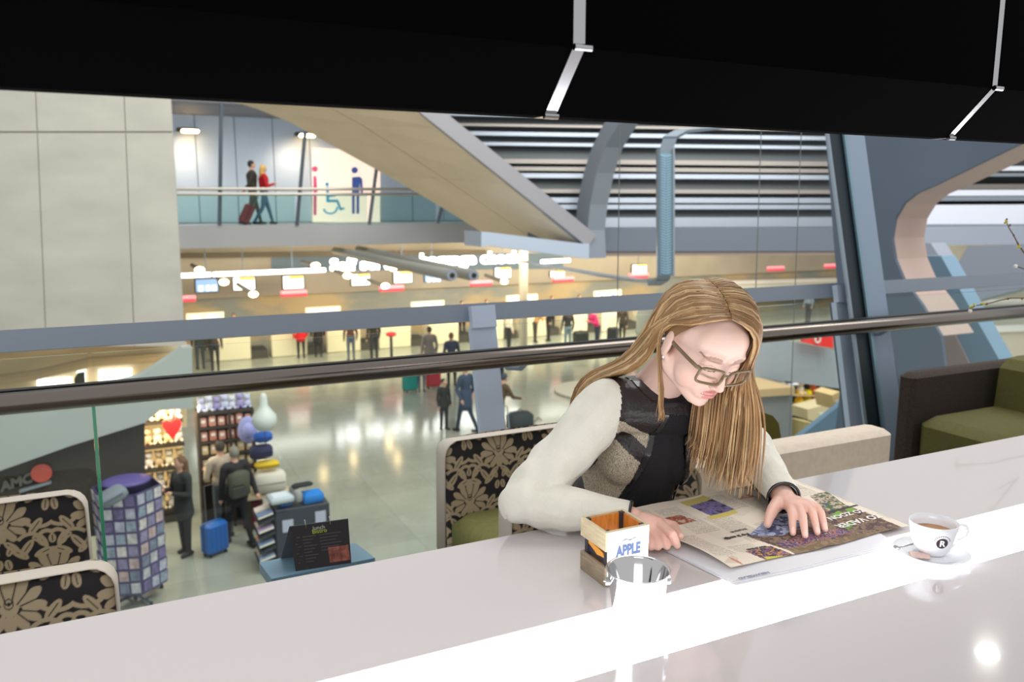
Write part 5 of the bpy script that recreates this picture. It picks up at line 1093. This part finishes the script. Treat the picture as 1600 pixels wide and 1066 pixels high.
for i, (x, y, a, b) in enumerate([(312, 422, -12, -8), (350, 441, -12, -7), (396, 460, -25, -16), (493, 415, -22, -6), (543, 431, -20, -8), (602, 447, -28, -10), (614, 419, -12, -8), (788, 440, -30, -10)]):
    p = PY(x, y, 28.0); q_ = PY(x + a, y + b, 29.0); t = thing('track_spotlight', '%s track spotlight over the hall counting from the concrete pier' % ords[i], 'spotlight', tuple(p), 'track spotlights')
    MB().cyl(p, q_, .09, .06, 10).build('stem', pm('spot_stem', (92, 92, 92), .5), t); MB().sphere(p, (.15, .12, .1), 10, 7).build('lamp', pm('warm_lamp', (255, 226, 180), .4, emit=14, ec=(255, 214, 150)), t)
# twin grey pipes and white pillar
for i, (xa, ya, xb, yb) in enumerate([(524, 392, 704, 430), (560, 390, 738, 430)]):
    a, b = PY(xa, ya, 26), PY(xb, yb, 14 + .3 * i); d_ = (b - a) / np.linalg.norm(b - a); t = thing('ventilation_pipe', ['left of two grey pipes with a black nozzle end', 'right of two grey pipes with a black nozzle end'][i], 'pipe', tuple(b), 'twin pipes')
    MB().cyl(a, b, .12, .115, 16).build('tube', pm('pipe_grey', (150, 152, 146), .5), t, smooth=True, angle=50); MB().cyl(b, b + d_ * .1, .115, .10, 16).build('nozzle', M_steel_l, t); MB().cyl(b + d_ * .09, b + d_ * .11, .05, n=14).build('opening', pm('case_black', (28, 28, 30), .5), t)
struct(MB().cyl(PY(818, 400, 27) * V(1, 1, 0) + V(0, 0, HF), PY(818, 400, 27) * V(1, 1, 0) + V(0, 0, .2), .16, n=18).build('column_white', pm('pillar_white', (172, 168, 156), .5)), 'slim white pillar in front of the desks')
# perforated cable tray
TRD = 9.0
path = [(1180, 196, 12), (1110, 203, 10), (1064, 208, 9.2), (1046, 218, TRD), (1041, 234, TRD), (1041, 300, TRD), (1041, 380, TRD), (1040, 420, TRD), (1035, 434, TRD + .1), (1022, 442, TRD + .3), (1000, 441, TRD + .9), (940, 432, 11.5), (880, 421, 14.5), (818, 410, 19)]
t = thing('cable_tray', 'bent perforated steel cable tray hanging in front of the roof', 'cable tray', tuple(PD(1041, 440, TRD)))
def tray(m, offs, w_, th_):
    P = [PD(*p) for p in path]; A = []
    for p in P: A.append([p - _r * w_ / 2, p + _r * w_ / 2])
    for i in range(len(P) - 1):
        dq = P[i + 1] - P[i]; n_ = np.cross(dq, _r); n_ = n_ / np.linalg.norm(n_)
        if i > 8: 
            n_ = V(0, 0, 1)
        m.prism([A[i][0], A[i][1], A[i + 1][1], A[i + 1][0]], n_ * th_)
tray(MB(), 0, .15, .03) if False else None
m = MB(); tray(m, 0, .15, .035); m.build('channel', pm('tray_grey', (132, 146, 158), .4, .4), t)
m = MB()
for k in range(46):
    y = 243 + k * 4.05
    for sx in (-1, 1): a = PD(1041 + sx * .6, y + 1.6, TRD - .06); b = PD(1041 + sx * 8.5, y - 1.2, TRD - .06); m.prism([a, b, b + V(0, 0, -.010), a + V(0, 0, -.010)], _f0 * .01)
o = m.build('perforation', pm('tray_light', (190, 222, 236), .35, .2), t); o['kind'] = 'stuff'
MB().prism([PD(1031, 240, TRD - .045), PD(1051, 240, TRD - .045), PD(1051, 430, TRD - .045), PD(1030, 430, TRD - .045)], _f0 * .01).build('cover_plate', pm('tray_plate', (128, 168, 190), .35, .3), t)
for x in (1029, 1053): MB().prism([PD(x - 1.5, 232, TRD - .08), PD(x + 1.5, 232, TRD - .08), PD(x + 1.5, 432, TRD - .08), PD(x - 1.5, 432, TRD - .08)], _f0 * .1).build('flange', M_steel_l if x > 1040 else M_steel, t)
# thin joint lines of glass panes, drawn as tubes
for i, (xa, ya, xb, yb) in enumerate([(1255, 130, 1232, 720), (1192, 130, 1176, 600), (970, 130, 962, 640)]):
    o = MB().tube([PY(xb, yb, 4.2) + (PY(xb, yb, 4.2) - PY(xa, ya, 4.2)) * ((HF - PY(xb, yb, 4.2)[2]) / (PY(xb, yb, 4.2) - PY(xa, ya, 4.2))[2]), PY(xa, ya, 4.2)], .0032, 6).build('glass_joint', pm('joint_grey', (120, 128, 130), .4)); tag(o, ['thin glass joint left of the right baluster', 'thin glass joint just right of the womans head', 'thin glass joint left of the womans head'][i], 'cable', 'glass joints')
# round white kiosk, flat cream disc on the floor, white counters
kc = hall(1082, 574); t = thing('round_kiosk', 'round white kiosk behind the womans head', 'kiosk', tuple(kc))
MB().lathe([(2.0, 0), (2.05, 1.9), (1.95, 2.15), (1.3, 2.55), (.6, 2.75), (0, 2.8)], kc, 40).build('shell', pm('kiosk_white', (222, 230, 216), .5), t, smooth=True); MB().lathe([(2.06, 1.25), (2.09, 1.25), (2.09, 1.29), (2.06, 1.29)], kc, 40).build('rim', pm('kiosk_rim', (196, 204, 196), .4), t)
bc = hall(930, 611); t = thing('floor_disc', 'flat round cream disc on the hall floor left of the womans shoulder', 'bench', tuple(bc)); MB().lathe([(1.28, 0), (1.3, .04), (1.28, .07), (0, .07)], bc, 40).build('seat', pm('disc_cream', (255, 242, 216), .5), t, smooth=True, angle=40); MB().lathe([(1.1, 0), (1.1, .02), (1.2, .02)], bc, 30).build('plinth', M_dark, t)
for i, (poly, Y_) in enumerate([([(1138, 443), (1332, 438), (1332, 463), (1138, 470)], 33.7), ([(1440, 478), (1700, 470), (1700, 520), (1440, 530)], 20), ([(1490, 520), (1700, 512), (1700, 565), (1520, 572)], 14)]):
    t = thing('white_counter', ['long white counter at the far end of the hall', 'pale counter behind the steel legs on the right', 'cream counter seen above the olive sofa'][i], 'counter', tuple(PY(poly[3][0], poly[3][1], Y_)))
    panel(poly, Y_, .5).build('front', pm('counter_%d' % i, [(240, 240, 226), (226, 226, 206), (226, 214, 190)][i], .5), t); panel([(poly[0][0] - 3, poly[0][1] - 3), (poly[1][0] + 3, poly[1][1] - 3), (poly[1][0] + 3, poly[1][1] + 2), (poly[0][0] - 3, poly[0][1] + 2)], Y_ - .1, .6).build('top', pm('counter_top', (250, 246, 236), .4), t)
# ================================================================== SHOPS
# shop front on the left under the pier
sw = struct(panel([(-80, 538), (292, 538), (292, 668), (-80, 668)], 17.3, .3).build('wall_shop_left', pm('shop_beige', (214, 196, 160), .6, noise=(.7, .12, (1, 1, 3)))), 'beige lit interior wall of the left shop')
for x0_, x1_, y0_, y1_ in ((58, 112, 590, 618), (120, 134, 578, 612), (154, 206, 576, 606)): panel([(x0_, y0_ + 3), (x1_, y0_), (x1_, y1_), (x0_, y1_ + 3)], 17.2, .06).build('light_panel', pm('shop_glow', (255, 255, 255), .4, emit=1.6), sw)
panel([(116, 592), (121, 584), (132, 582), (134, 612), (116, 614)], 17.1, .1).build('opening', pm('shop_dark', (60, 66, 56), .7), sw)
MB().tube([PY(-60, 603, 16.9), PY(60, 585, 16.9), PY(140, 566, 16.9), PY(270, 556, 16.9)], .1, 8).build('cove', pm('cove', (196, 176, 140), .6), sw)
fs_ = struct(panel([(-80, 652), (0, 634), (150, 606), (215, 590), (262, 560), (284, 543), (300, 543), (302, 638), (250, 642), (226, 661), (110, 697), (0, 736), (-80, 766)], 12.9, .25).build('trim_3', pm('fascia_grey', (176, 184, 180), .55, noise=(.8, .06))), 'pale grey sweeping fascia of the left shop')
dk_ = struct(panel([(-80, 755), (0, 734), (226, 658), (228, 830), (-80, 860)], 13.2, .2).build('wall_shop_dark', pm('shop_front_dark', (66, 60, 54), .6, noise=(1.2, .15))), 'dark shop front below the fascia')
a_, b_ = PY(2, 768, 13.18), PY(52, 752, 13.18); ux_ = (b_ - a_); ux_[1] = 0; L_ = np.linalg.norm(ux_); ux_ /= L_
tm = text_mb('AMC', .19, a_, ux_, V(0, 0, 1), .02, 'LEFT', 1.01); tm.build('lettering', pm('shop_letters', (112, 110, 104), .5), dk_)
c = PY(65, 739, 13.16); MB().cyl(c, c + V(0, -.03, 0), .135, n=24).build('red_disc', pm('sign_red', (206, 92, 80), .5), dk_)
panel([(30, 766), (80, 752), (80, 756), (30, 771)], 13.1, .06).build('light_rail', M_steel_l, dk_)
M_shelf = pm('shelf_dark', (62, 50, 38), .6); M_lit = pm('shelf_back', (232, 190, 120), .6)
def plush(name, label, pos, s, c, group, rz=0):
    t = thing(name, label, 'toy', tuple(pos), group); pos = np.asarray(pos, float); M = pm('plush_%d_%d_%d' % c, c, .95)
    MB().sphere(pos + V(0, 0, .36) * s, V(.30, .26, .36) * s, 10, 7).build('body', M, t, smooth=True); MB().sphere(pos + V(0, -.04, .86) * s, V(.26, .25, .24) * s, 10, 7).build('head', M, t, smooth=True)
    for sx in (-1, 1):
        MB().sphere(pos + V(sx * .19, 0, 1.06) * s, V(.09, .06, .09) * s, 8, 5).build('ear', M, t, smooth=True); MB().sphere(pos + V(sx * .2, -.26, .12) * s, V(.12, .17, .11) * s, 8, 5).build('foot', M, t, smooth=True)
    return t
# lit shelf with soft toys
s0 = PZ(228, 792, HF); Xl, Xr = PY(222, 700, 15.6)[0], PY(288, 700, 15.6)[0]; sy = 15.6
su = thing('display_shelf', 'brightly lit shop shelf with soft toys left of the tall rack', 'shelf', (float((Xl + Xr) / 2), sy, HF))
zz = [PY(255, y, sy)[2] for y in (794, 762, 728, 692, 655)]
MB().box(((Xl + Xr) / 2, sy + .42, (HF + zz[4] + .5) / 2), (Xr - Xl, .06, zz[4] + .5 - HF)).build('back_panel', pm('shelf_glow', (240, 206, 140), .6, emit=.5, ec=(255, 206, 130)), su)
MB().box((Xl - .03, sy + .15, (HF + zz[4] + .5) / 2), (.06, .6, zz[4] + .5 - HF)).build('side_panel', M_shelf, su)
for z in zz: MB().box(((Xl + Xr) / 2, sy + .12, z - .03), (Xr - Xl, .56, .05)).build('shelf_board', M_shelf, su)
MB().box(((Xl + Xr) / 2, sy + .12, (HF + zz[0]) / 2), (Xr - Xl, .5, max(.05, zz[0] - HF - .06))).build('plinth', M_shelf, su)
MB().box(((Xl + Xr) / 2, sy - .28, zz[4] + .52), (Xr - Xl, .12, .05)).build('lamp_strip', pm('warm_lamp', (255, 226, 180), .4, emit=14, ec=(255, 214, 150)), su)
sl_ = area('shelf_lamp', ((Xl + Xr) / 2, sy - .75, zz[4] + .45), ((Xl + Xr) / 2, sy + .2, zz[1]), .7, 26, (1, .84, .58))
words = ['lowest', 'second lowest', 'middle', 'second highest', 'highest']; cw = [(250, 236, 206), (244, 220, 170), (240, 226, 214), (226, 196, 150)]
for k, z in enumerate(zz):
    n_ = 4 if k < 4 else 3
    for i in range(n_):
        X = Xl + (Xr - Xl) * (i + .5) / n_; plush('soft_toy', 'pale soft toy, %s from the left on the %s board of the lit shelf' % (['first', 'second', 'third', 'fourth'][i], words[k]), (X, sy - .02, z), .27 if k < 4 else .36, cw[(i + k) % 4], 'soft toys on the %s lit board' % words[k])
# heart balloon
hb = PY(269, 668, 15.0); t = thing('heart_balloon', 'red heart balloon floating before the lit shelf', 'balloon', tuple(hb)); pts = [(0, -.22), (.10, -.08), (.155, .03), (.14, .11), (.08, .14), (.02, .11), (0, .08), (-.02, .11), (-.08, .14), (-.14, .11), (-.155, .03), (-.10, -.08)]
MB().prism([hb + V(x, 0, z) for x, z in pts], (0, .10, 0)).build('heart', pm('heart_red', (206, 34, 36), .3, coat=.3), t); MB().tube([hb + V(0, .05, .08), hb + V(.07, .05, .30), hb + V(.10, .05, .52)], .018, 6).build('ribbon', pm('ribbon_red', (226, 60, 40), .5), t); MB().box(hb + V(.12, .05, .62), (.10, .03, .34)).build('tag', pm('ribbon_red', (226, 60, 40), .5), t)
# tall dark rack of small goods
rx0, rx1 = PY(312, 700, 14.9)[0], PY(396, 700, 14.9)[0]; ry = 14.9; zt0 = [PY(354, y, ry)[2] for y in (748, 727, 705, 684, 662)]; rk = thing('goods_rack', 'tall dark rack of small goods behind the two shoppers', 'rack', (float((rx0 + rx1) / 2), ry, HF)); ztop = PY(354, 640, ry)[2]
MB().box(((rx0 + rx1) / 2, ry + .3, (HF + ztop) / 2), (rx1 - rx0, .06, ztop - HF)).build('back_panel', M_shelf, rk)
for X in (rx0, (rx0 + rx1) / 2 + .06, rx1): MB().box((X, ry + .1, (HF + ztop) / 2), (.05, .46, ztop - HF)).build('upright', M_shelf, rk)
for z in zt0 + [ztop]: MB().box(((rx0 + rx1) / 2, ry + .08, z - .02), (rx1 - rx0, .44, .04)).build('shelf_board', M_shelf, rk)
gc = [(236, 210, 150), (226, 196, 150), (206, 130, 110), (216, 150, 130), (244, 226, 180)]
for k, z in enumerate(zt0):
    for i in range(6):
        X = rx0 + (rx1 - rx0) * (i + .5) / 6; c_ = gc[(3 if k == 4 else (i + k) % 2 + (2 if k == 3 else 0)) % 5]; hh = (.17, .19, .16)[i % 3]
        t = thing('gift_box', 'small gift packet, %s from the left on the %s board of the dark rack' % ((['first'] + ords[1:6])[i], words[k]), 'packet', (X, ry - .04, z), 'packets on the %s dark board' % words[k])
        MB().box((X, ry - .04, z + hh / 2), (.115, .14, hh), bevel=.015).build('carton', pm('goods_%d_%d_%d' % c_, c_, .6), t); MB().box((X, ry - .113, z + hh * .6), (.07, .006, .05)).build('label', pm('goods_label', (250, 244, 230), .6), t)
for i in range(7): 
    X = rx0 + (rx1 - rx0) * (i + .5) / 7; plush('soft_toy', 'pale soft toy, %s from the left on top of the dark rack' % (['first'] + ords[1:7])[i], (X, ry + .02, ztop), .22 + .03 * (i % 2), [(206, 210, 236), (226, 226, 240), (170, 160, 206)][i % 3], 'soft toys on top of the dark rack')
hat_c = PY(387, 672, 14.55); t = thing('sun_hat', 'pale violet round hat hanging on the dark rack', 'hat', tuple(hat_c)); MB().sphere(hat_c, (.17, .05, .25), 14, 9).build('brim', pm('hat_violet', (168, 172, 226), .7), t, smooth=True); MB().sphere(hat_c + V(0, -.05, 0), (.10, .08, .14), 12, 8).build('crown', pm('hat_violet', (168, 172, 226), .7), t, smooth=True)
# white balloon, hats and cushions stacked at the right end of the rack
wb = PY(413, 655, 13.9); t = thing('white_balloon', 'pale white balloon with a pointed top beside the dark rack', 'balloon', tuple(wb)); MB().lathe([(0, -.22), (.12, -.18), (.21, -.06), (.20, .06), (.12, .16), (.07, .24), (.06, .38), (.045, .44), (0, .46)], wb, 18).build('skin', pm('balloon_pale', (214, 222, 216), .4), t, smooth=True); MB().cyl(wb + V(0, 0, -.5), wb + V(0, 0, -.2), .008, n=6).build('string', M_shelf, t)
for i, (x, y, sz, c_, nm, lb) in enumerate([(411, 683, (.24, .2, .13), (30, 96, 196), 'cap_hat', 'bright blue cap on the stack right of the dark rack'), (408, 706, (.30, .2, .18), (40, 40, 84), 'folded_bag', 'dark navy bag in the stack right of the dark rack'), (417, 726, (.32, .22, .10), (232, 196, 40), 'yellow_cushion', 'yellow cushion in the stack right of the dark rack'), (421, 752, (.42, .3, .26), (226, 220, 206), 'white_chest', 'cream striped chest at the foot of the stack')]):
    p = PY(x, y, 14.3); t = thing(nm, lb, nm.split('_')[1], tuple(p - V(0, 0, sz[2]))); MB().box(p, (sz[0] * 1.3, sz[1], sz[2] * 1.4), bevel=.05).build('body', pm(nm, c_, .7), t, smooth=True, angle=50); MB().box(p + V(0, -sz[1] * .5 - .004, 0), (sz[0] * 1.2, .01, .02)).build('band', pm(nm + '_band', tuple(int(v * .75) for v in c_), .7), t)
p = PY(423, 812, 14.3); t = thing('display_table', 'low display table under the stacked goods', 'table', (p[0], 14.5, HF)); zt3 = PY(421, 770, 14.3)[2]; MB().box((p[0] - .02, 14.5, zt3 - .03), (.75, .6, .06)).build('top', pm('table_pale', (206, 190, 160), .6), t); [MB().box((p[0] - .02 + a, 14.5 + b, (HF + zt3) / 2 - .03), (.05, .05, zt3 - HF - .06)).build('leg', M_shelf, t) for a in (-.33, .33) for b in (-.25, .25)]
plush('soft_toy', 'green and white soft toy on the floor beside the dark red case', hall(414, 850), .42, (206, 214, 190), 'soft toys on the floor')
# revolving postcard rack
rc_ = hall(212, 936); rc_[2] = HF; pr_ = thing('postcard_rack', 'revolving rack of purple and white postcards behind the left chairs', 'rack', tuple(rc_)); MB().cyl(rc_, rc_ + V(0, 0, 1.75), .03, n=10).build('pole', M_steel, pr_)
for a in range(4): d_ = V(math.cos(a * math.pi / 2 + .5), math.sin(a * math.pi / 2 + .5), 0); MB().tube([rc_ + V(0, 0, .08), rc_ + d_ * .42 + V(0, 0, .05)], .022, 6).build('foot', M_steel, pr_); MB().cyl(rc_ + d_ * .42 + V(-.02, 0, .04), rc_ + d_ * .42 + V(.02, 0, .04), .04, n=10).build('castor', pm('case_black', (28, 28, 30), .5), pr_)
pcs = [(176, 178, 196), (136, 132, 164), (186, 188, 194), (142, 156, 174), (186, 166, 166), (112, 102, 146), (204, 200, 200), (120, 130, 152)]; Mc = [pm('card_%d' % i, c_, .5, noise=(14, .3)) for i, c_ in enumerate(pcs)]
base_card = None
for face in range(6):
    an = face * math.pi / 3 + .22; n_ = V(math.cos(an), math.sin(an), 0); tt = V(-math.sin(an), math.cos(an), 0)
    MB().box(rc_ + n_ * .40 + V(0, 0, 1.0), (.012, .46, 1.5), rotz(an)).build('grid_panel', pm('rack_violet', (86, 80, 120), .5), pr_)
    for cI in range(3):
        for rI in range(8):
            o = MB().box(rc_ + n_ * .418 + tt * (cI - 1) * .152 + V(0, 0, .36 + rI * .185), (.008, .125, .15), rotz(an) @ roty(.06)).build('postcard', Mc[(cI * 3 + rI * 5 + face) % 8], pr_)
MB().sphere(rc_ + V(0, 0, 1.82), (.34, .3, .06), 16, 7).build('top_sign', pm('top_violet', (96, 84, 150), .5), pr_, smooth=True)
bxp = PY(175, 775, 11.8); t = thing('parcel_bag', 'grey folded bag lying on top of the postcard rack', 'bag', tuple(bxp)); MB().box(bxp, (.36, .3, .16), rotz(.3) @ roty(-.35), bevel=.04).build('body', pm('bag_grey', (126, 136, 146), .7), t, smooth=True, angle=50); MB().box(bxp + V(0, -.16, 0), (.3, .01, .03), rotz(.3) @ roty(-.35)).build('zip', M_steel, t)
# dark book display with labels
dc = hall(470, 886); dc[2] = HF; dY = dc[1]; bd = thing('book_display', 'dark display box of books with white price labels beyond the blue table', 'display', tuple(dc)); l0, l1 = PY(432, 840, dY), PY(516, 820, dY); W_ = l1[0] - l0[0]; zt4 = PY(475, 792, dY)[2]
MB().box(((l0[0] + l1[0]) / 2, dY + .3, (HF + zt4) / 2), (W_, .6, zt4 - HF), bevel=.01).build('body', pm('display_dark', (48, 54, 66), .5), bd)
for x, y in ((450, 822), (501, 808)): p = PY(x, y, dY - .012); MB().box(p, (.17, .008, .20)).build('price_label', pm('label_pale', (180, 186, 206), .6), bd)
for k in range(4): MB().box((l0[0] - .14, dY + .3, HF + .15 + k * (zt4 - HF - .2) / 3.4), (.26, .62, .03), roty(-.25)).build('side_tray', pm('display_dark', (48, 54, 66), .5), bd)
for k in range(8):
    p = V(l0[0] - .15, dY + .08 + .24 * (k % 2), HF + .25 + (k // 2) * (zt4 - HF - .2) / 3.4); c_ = [(150, 170, 190), (206, 190, 170), (120, 150, 180), (226, 180, 150), (190, 170, 200), (230, 214, 200), (110, 130, 160), (214, 200, 190)][k]
    t = thing('book', ['pale book', 'tan book', 'blue book', 'peach book', 'lilac book', 'cream book', 'slate book', 'ivory book'][k] + ' on the side trays of the dark display box', 'book', tuple(p), 'books on the side trays'); MB().box(p, (.24, .2, .04), roty(-.25)).build('cover', pm('book_%d' % k, c_, .6), t); MB().box(p + V(0, 0, -.004), (.236, .204, .026), roty(-.25)).build('pages', pm('book_pages', (236, 230, 214), .7), t)
for i, (x, y, sz, c_, lb) in enumerate([(438, 778, (.38, .34, .10), (190, 200, 206), 'grey box of leaflets on the dark display box'), (446, 787, (.2, .16, .06), (70, 120, 190), 'blue leaflet pack in front of the leaflet box'), (487, 776, (.33, .26, .16), (20, 122, 206), 'bright blue bag on the dark display box'), (462, 772, (.10, .42, .16), (150, 150, 150), 'slanted grey book on the dark display box'), (472, 758, (.34, .1, .06), (40, 42, 44), 'black folder behind the bright blue bag')]):
    p = PY(x, y, dY + .18); t = thing(['leaflet_box', 'leaflet_pack', 'blue_bag', 'slanted_book', 'black_folder'][i], lb, ['box', 'leaflets', 'bag', 'book', 'folder'][i], tuple(p - V(0, 0, sz[2] / 2))); MB().box(p, sz, rotz(.1), bevel=.02).build('body', pm('disp_%d' % i, c_, .6), t, smooth=True, angle=50); MB().box(p + V(0, 0, sz[2] / 2 + .003), (sz[0] * .7, sz[1] * .7, .008), rotz(.1)).build('cover', pm('dispc_%d' % i, tuple(min(255, int(v * 1.15)) for v in c_), .6), t)
# kiosk on the right seen between hair and mullion
kY = 11.0
kp = struct(panel([(1140, 516), (1250, 536), (1312, 548), (1345, 610), (1300, 606), (1245, 598), (1180, 590), (1140, 586)], kY, .5).build('trim_4', pm('kiosk_roof', (160, 168, 176), .5, noise=(1, .05))), 'pale grey roof of the kiosk on the right')
rs = thing('red_sign', 'red sign with a white round emblem at the kiosk roof', 'sign', tuple(PY(1278, 542, kY - .2))); panel([(1256, 524), (1302, 522), (1302, 544), (1280, 541), (1256, 535)], kY - .2, .08).build('board', pm('kiosk_red', (214, 44, 40), .5, emit=.25), rs); c = PY(1277, 530, kY - .22); MB().lathe([(.045, 0), (.075, 0), (.075, .02), (.045, .02)], c, 20, rotx(math.pi / 2)).build('emblem', pm('label_white', (240, 238, 230), .6), rs)
kc_ = thing('kiosk_counter', 'grey kiosk counter with a wooden edge behind the womans hair', 'counter', tuple(PY(1215, 690, kY - .6))); panel([(1140, 622), (1238, 616), (1238, 720), (1140, 720)], kY - .8, .6).build('front', pm('kc_grey', (150, 152, 152), .6), kc_); panel([(1140, 612), (1242, 605), (1242, 617), (1140, 624)], kY - .9, .9).build('worktop', pm('kc_wood', (206, 176, 130), .5), kc_)
for i in range(7): p = PY(1186 + i * 8, 606 - i * .9, kY - .5); t = thing('magazine', '%s magazine lying on the kiosk counter from the left' % ords[i], 'magazine', tuple(p), 'magazines on the kiosk counter'); MB().box(p, (.10, .3, .03), rotz(.2 * i), bevel=.004).build('cover', pm('mag_%d' % (i % 3), [(236, 230, 224), (206, 120, 90), (190, 200, 214)][i % 3], .5), t); MB().box(p + V(0, 0, .017), (.06, .12, .004), rotz(.2 * i)).build('picture', pm('mag_pic', (120, 100, 110), .5), t)
dw = struct(panel([(1238, 596), (1345, 604), (1345, 730), (1238, 730)], kY + .6, .2).build('wall_kiosk', pm('kiosk_dark', (52, 44, 38), .7, noise=(2, .4))), 'dark back wall of the kiosk')
for i, (x, y, s_, c_) in enumerate([(1248, 636, .36, (250, 200, 40)), (1261, 634, .34, (240, 214, 30)), (1274, 632, .34, (226, 110, 60)), (1283, 636, .30, (240, 130, 80)), (1250, 616, .3, (236, 220, 200)), (1270, 612, .3, (230, 110, 70))]): plush('soft_toy', ['yellow soft toy at the left of the kiosk shelf', 'lemon soft toy beside the yellow one on the kiosk shelf', 'orange soft toy on the kiosk shelf', 'small coral soft toy at the right of the kiosk shelf', 'cream soft toy above the yellow ones in the kiosk', 'red orange soft toy above the orange one in the kiosk'][i], PY(x, y, kY + .12), s_ * .85, c_, 'kiosk soft toys')
for y in (637, 617): panel([(1240, y), (1300, y + 2), (1300, y + 4), (1240, y + 2)], kY, .55).build('shelf_board', pm('kc_wood', (206, 176, 130), .5), dw)
for r_ in range(3):
    for k in range(4): p = PY(1240 + k * 7, 660 + r_ * 15, kY - .1); t = thing('small_bottle', 'small dark bottle, %s from the left in the %s row of the kiosk rack' % (['first', 'second', 'third', 'fourth'][k], ['top', 'middle', 'bottom'][r_]), 'bottle', tuple(p), 'kiosk bottles'); MB().lathe([(0, 0), (.03, 0), (.032, .09), (.014, .12), (.014, .14)], p, 10).build('glass', pm('bottle_dark', (70, 52, 36), .3), t, smooth=True); MB().cyl(p + V(0, 0, .135), p + V(0, 0, .16), .016, n=8).build('cap', pm('bottle_cap', (240, 220, 190), .5), t)
for i, (poly, c_, lb) in enumerate([([(1262, 640), (1300, 630), (1308, 646), (1282, 662), (1262, 656)], (226, 208, 166), 'cream open carton on the kiosk floor'), ([(1258, 660), (1282, 664), (1274, 690), (1256, 690)], (206, 186, 130), 'tan carton below the cream one'), ([(1300, 618), (1312, 612), (1318, 640), (1304, 640)], (226, 196, 140), 'small tan carton near the baluster')]): t = thing('carton', lb, 'box', tuple(PY(poly[-1][0], poly[-1][1], kY - .5))); panel(poly, kY - .5 - .42 * i, .4).build('box_body', pm('carton_%d' % i, c_, .7), t); c = PY(sum(p[0] for p in poly) / len(poly), sum(p[1] for p in poly) / len(poly), kY - .51 - .42 * i); MB().box(c, (.09, .006, .05)).build('label', pm('label_white', (240, 238, 230), .6), t)
bs = struct(panel([(1345, 612), (1314, 632), (1228, 700), (1228, 720), (1345, 720)], kY - 1.6, .1).build('stair_cheek', pm('cheek_blue', (98, 126, 150), .5)), 'blue grey sloping panel left of the baluster')
# dark pillar and goods right of the mullion
struct(panel([(1374, 588), (1404, 582), (1420, 700), (1382, 720)], 7.2, .3).build('column_dark', pm('col_dark', (58, 52, 54), .6)), 'dark pillar right of the mullion')
for i, (x, y, c_) in enumerate([(1419, 622, (250, 216, 20)), (1419, 636, (236, 200, 10)), (1418, 656, (226, 216, 190)), (1416, 672, (206, 160, 140))]): p = PY(x, y, 7.0); t = thing('flower_pot', ['bright yellow bunch of flowers left of the sofa', 'lower yellow bunch of flowers left of the sofa', 'cream pot under the yellow flowers', 'pinkish pot lowest in the stack left of the sofa'][i], 'flowers' if i < 2 else 'pot', tuple(p)); (MB().sphere(p, .05, 9, 6) if i < 2 else MB().lathe([(0, -.05), (.04, -.05), (.055, .05), (.045, .05), (0, .03)], p, 14)).build('bloom' if i < 2 else 'pot', pm('pot_%d' % i, c_, .6), t, smooth=True); MB().cyl(p + V(0, 0, -.06), p + V(0, 0, -.02), .03, n=8).build('wrap' if i < 2 else 'foot', pm('wrap_dark', (60, 70, 40), .6), t)
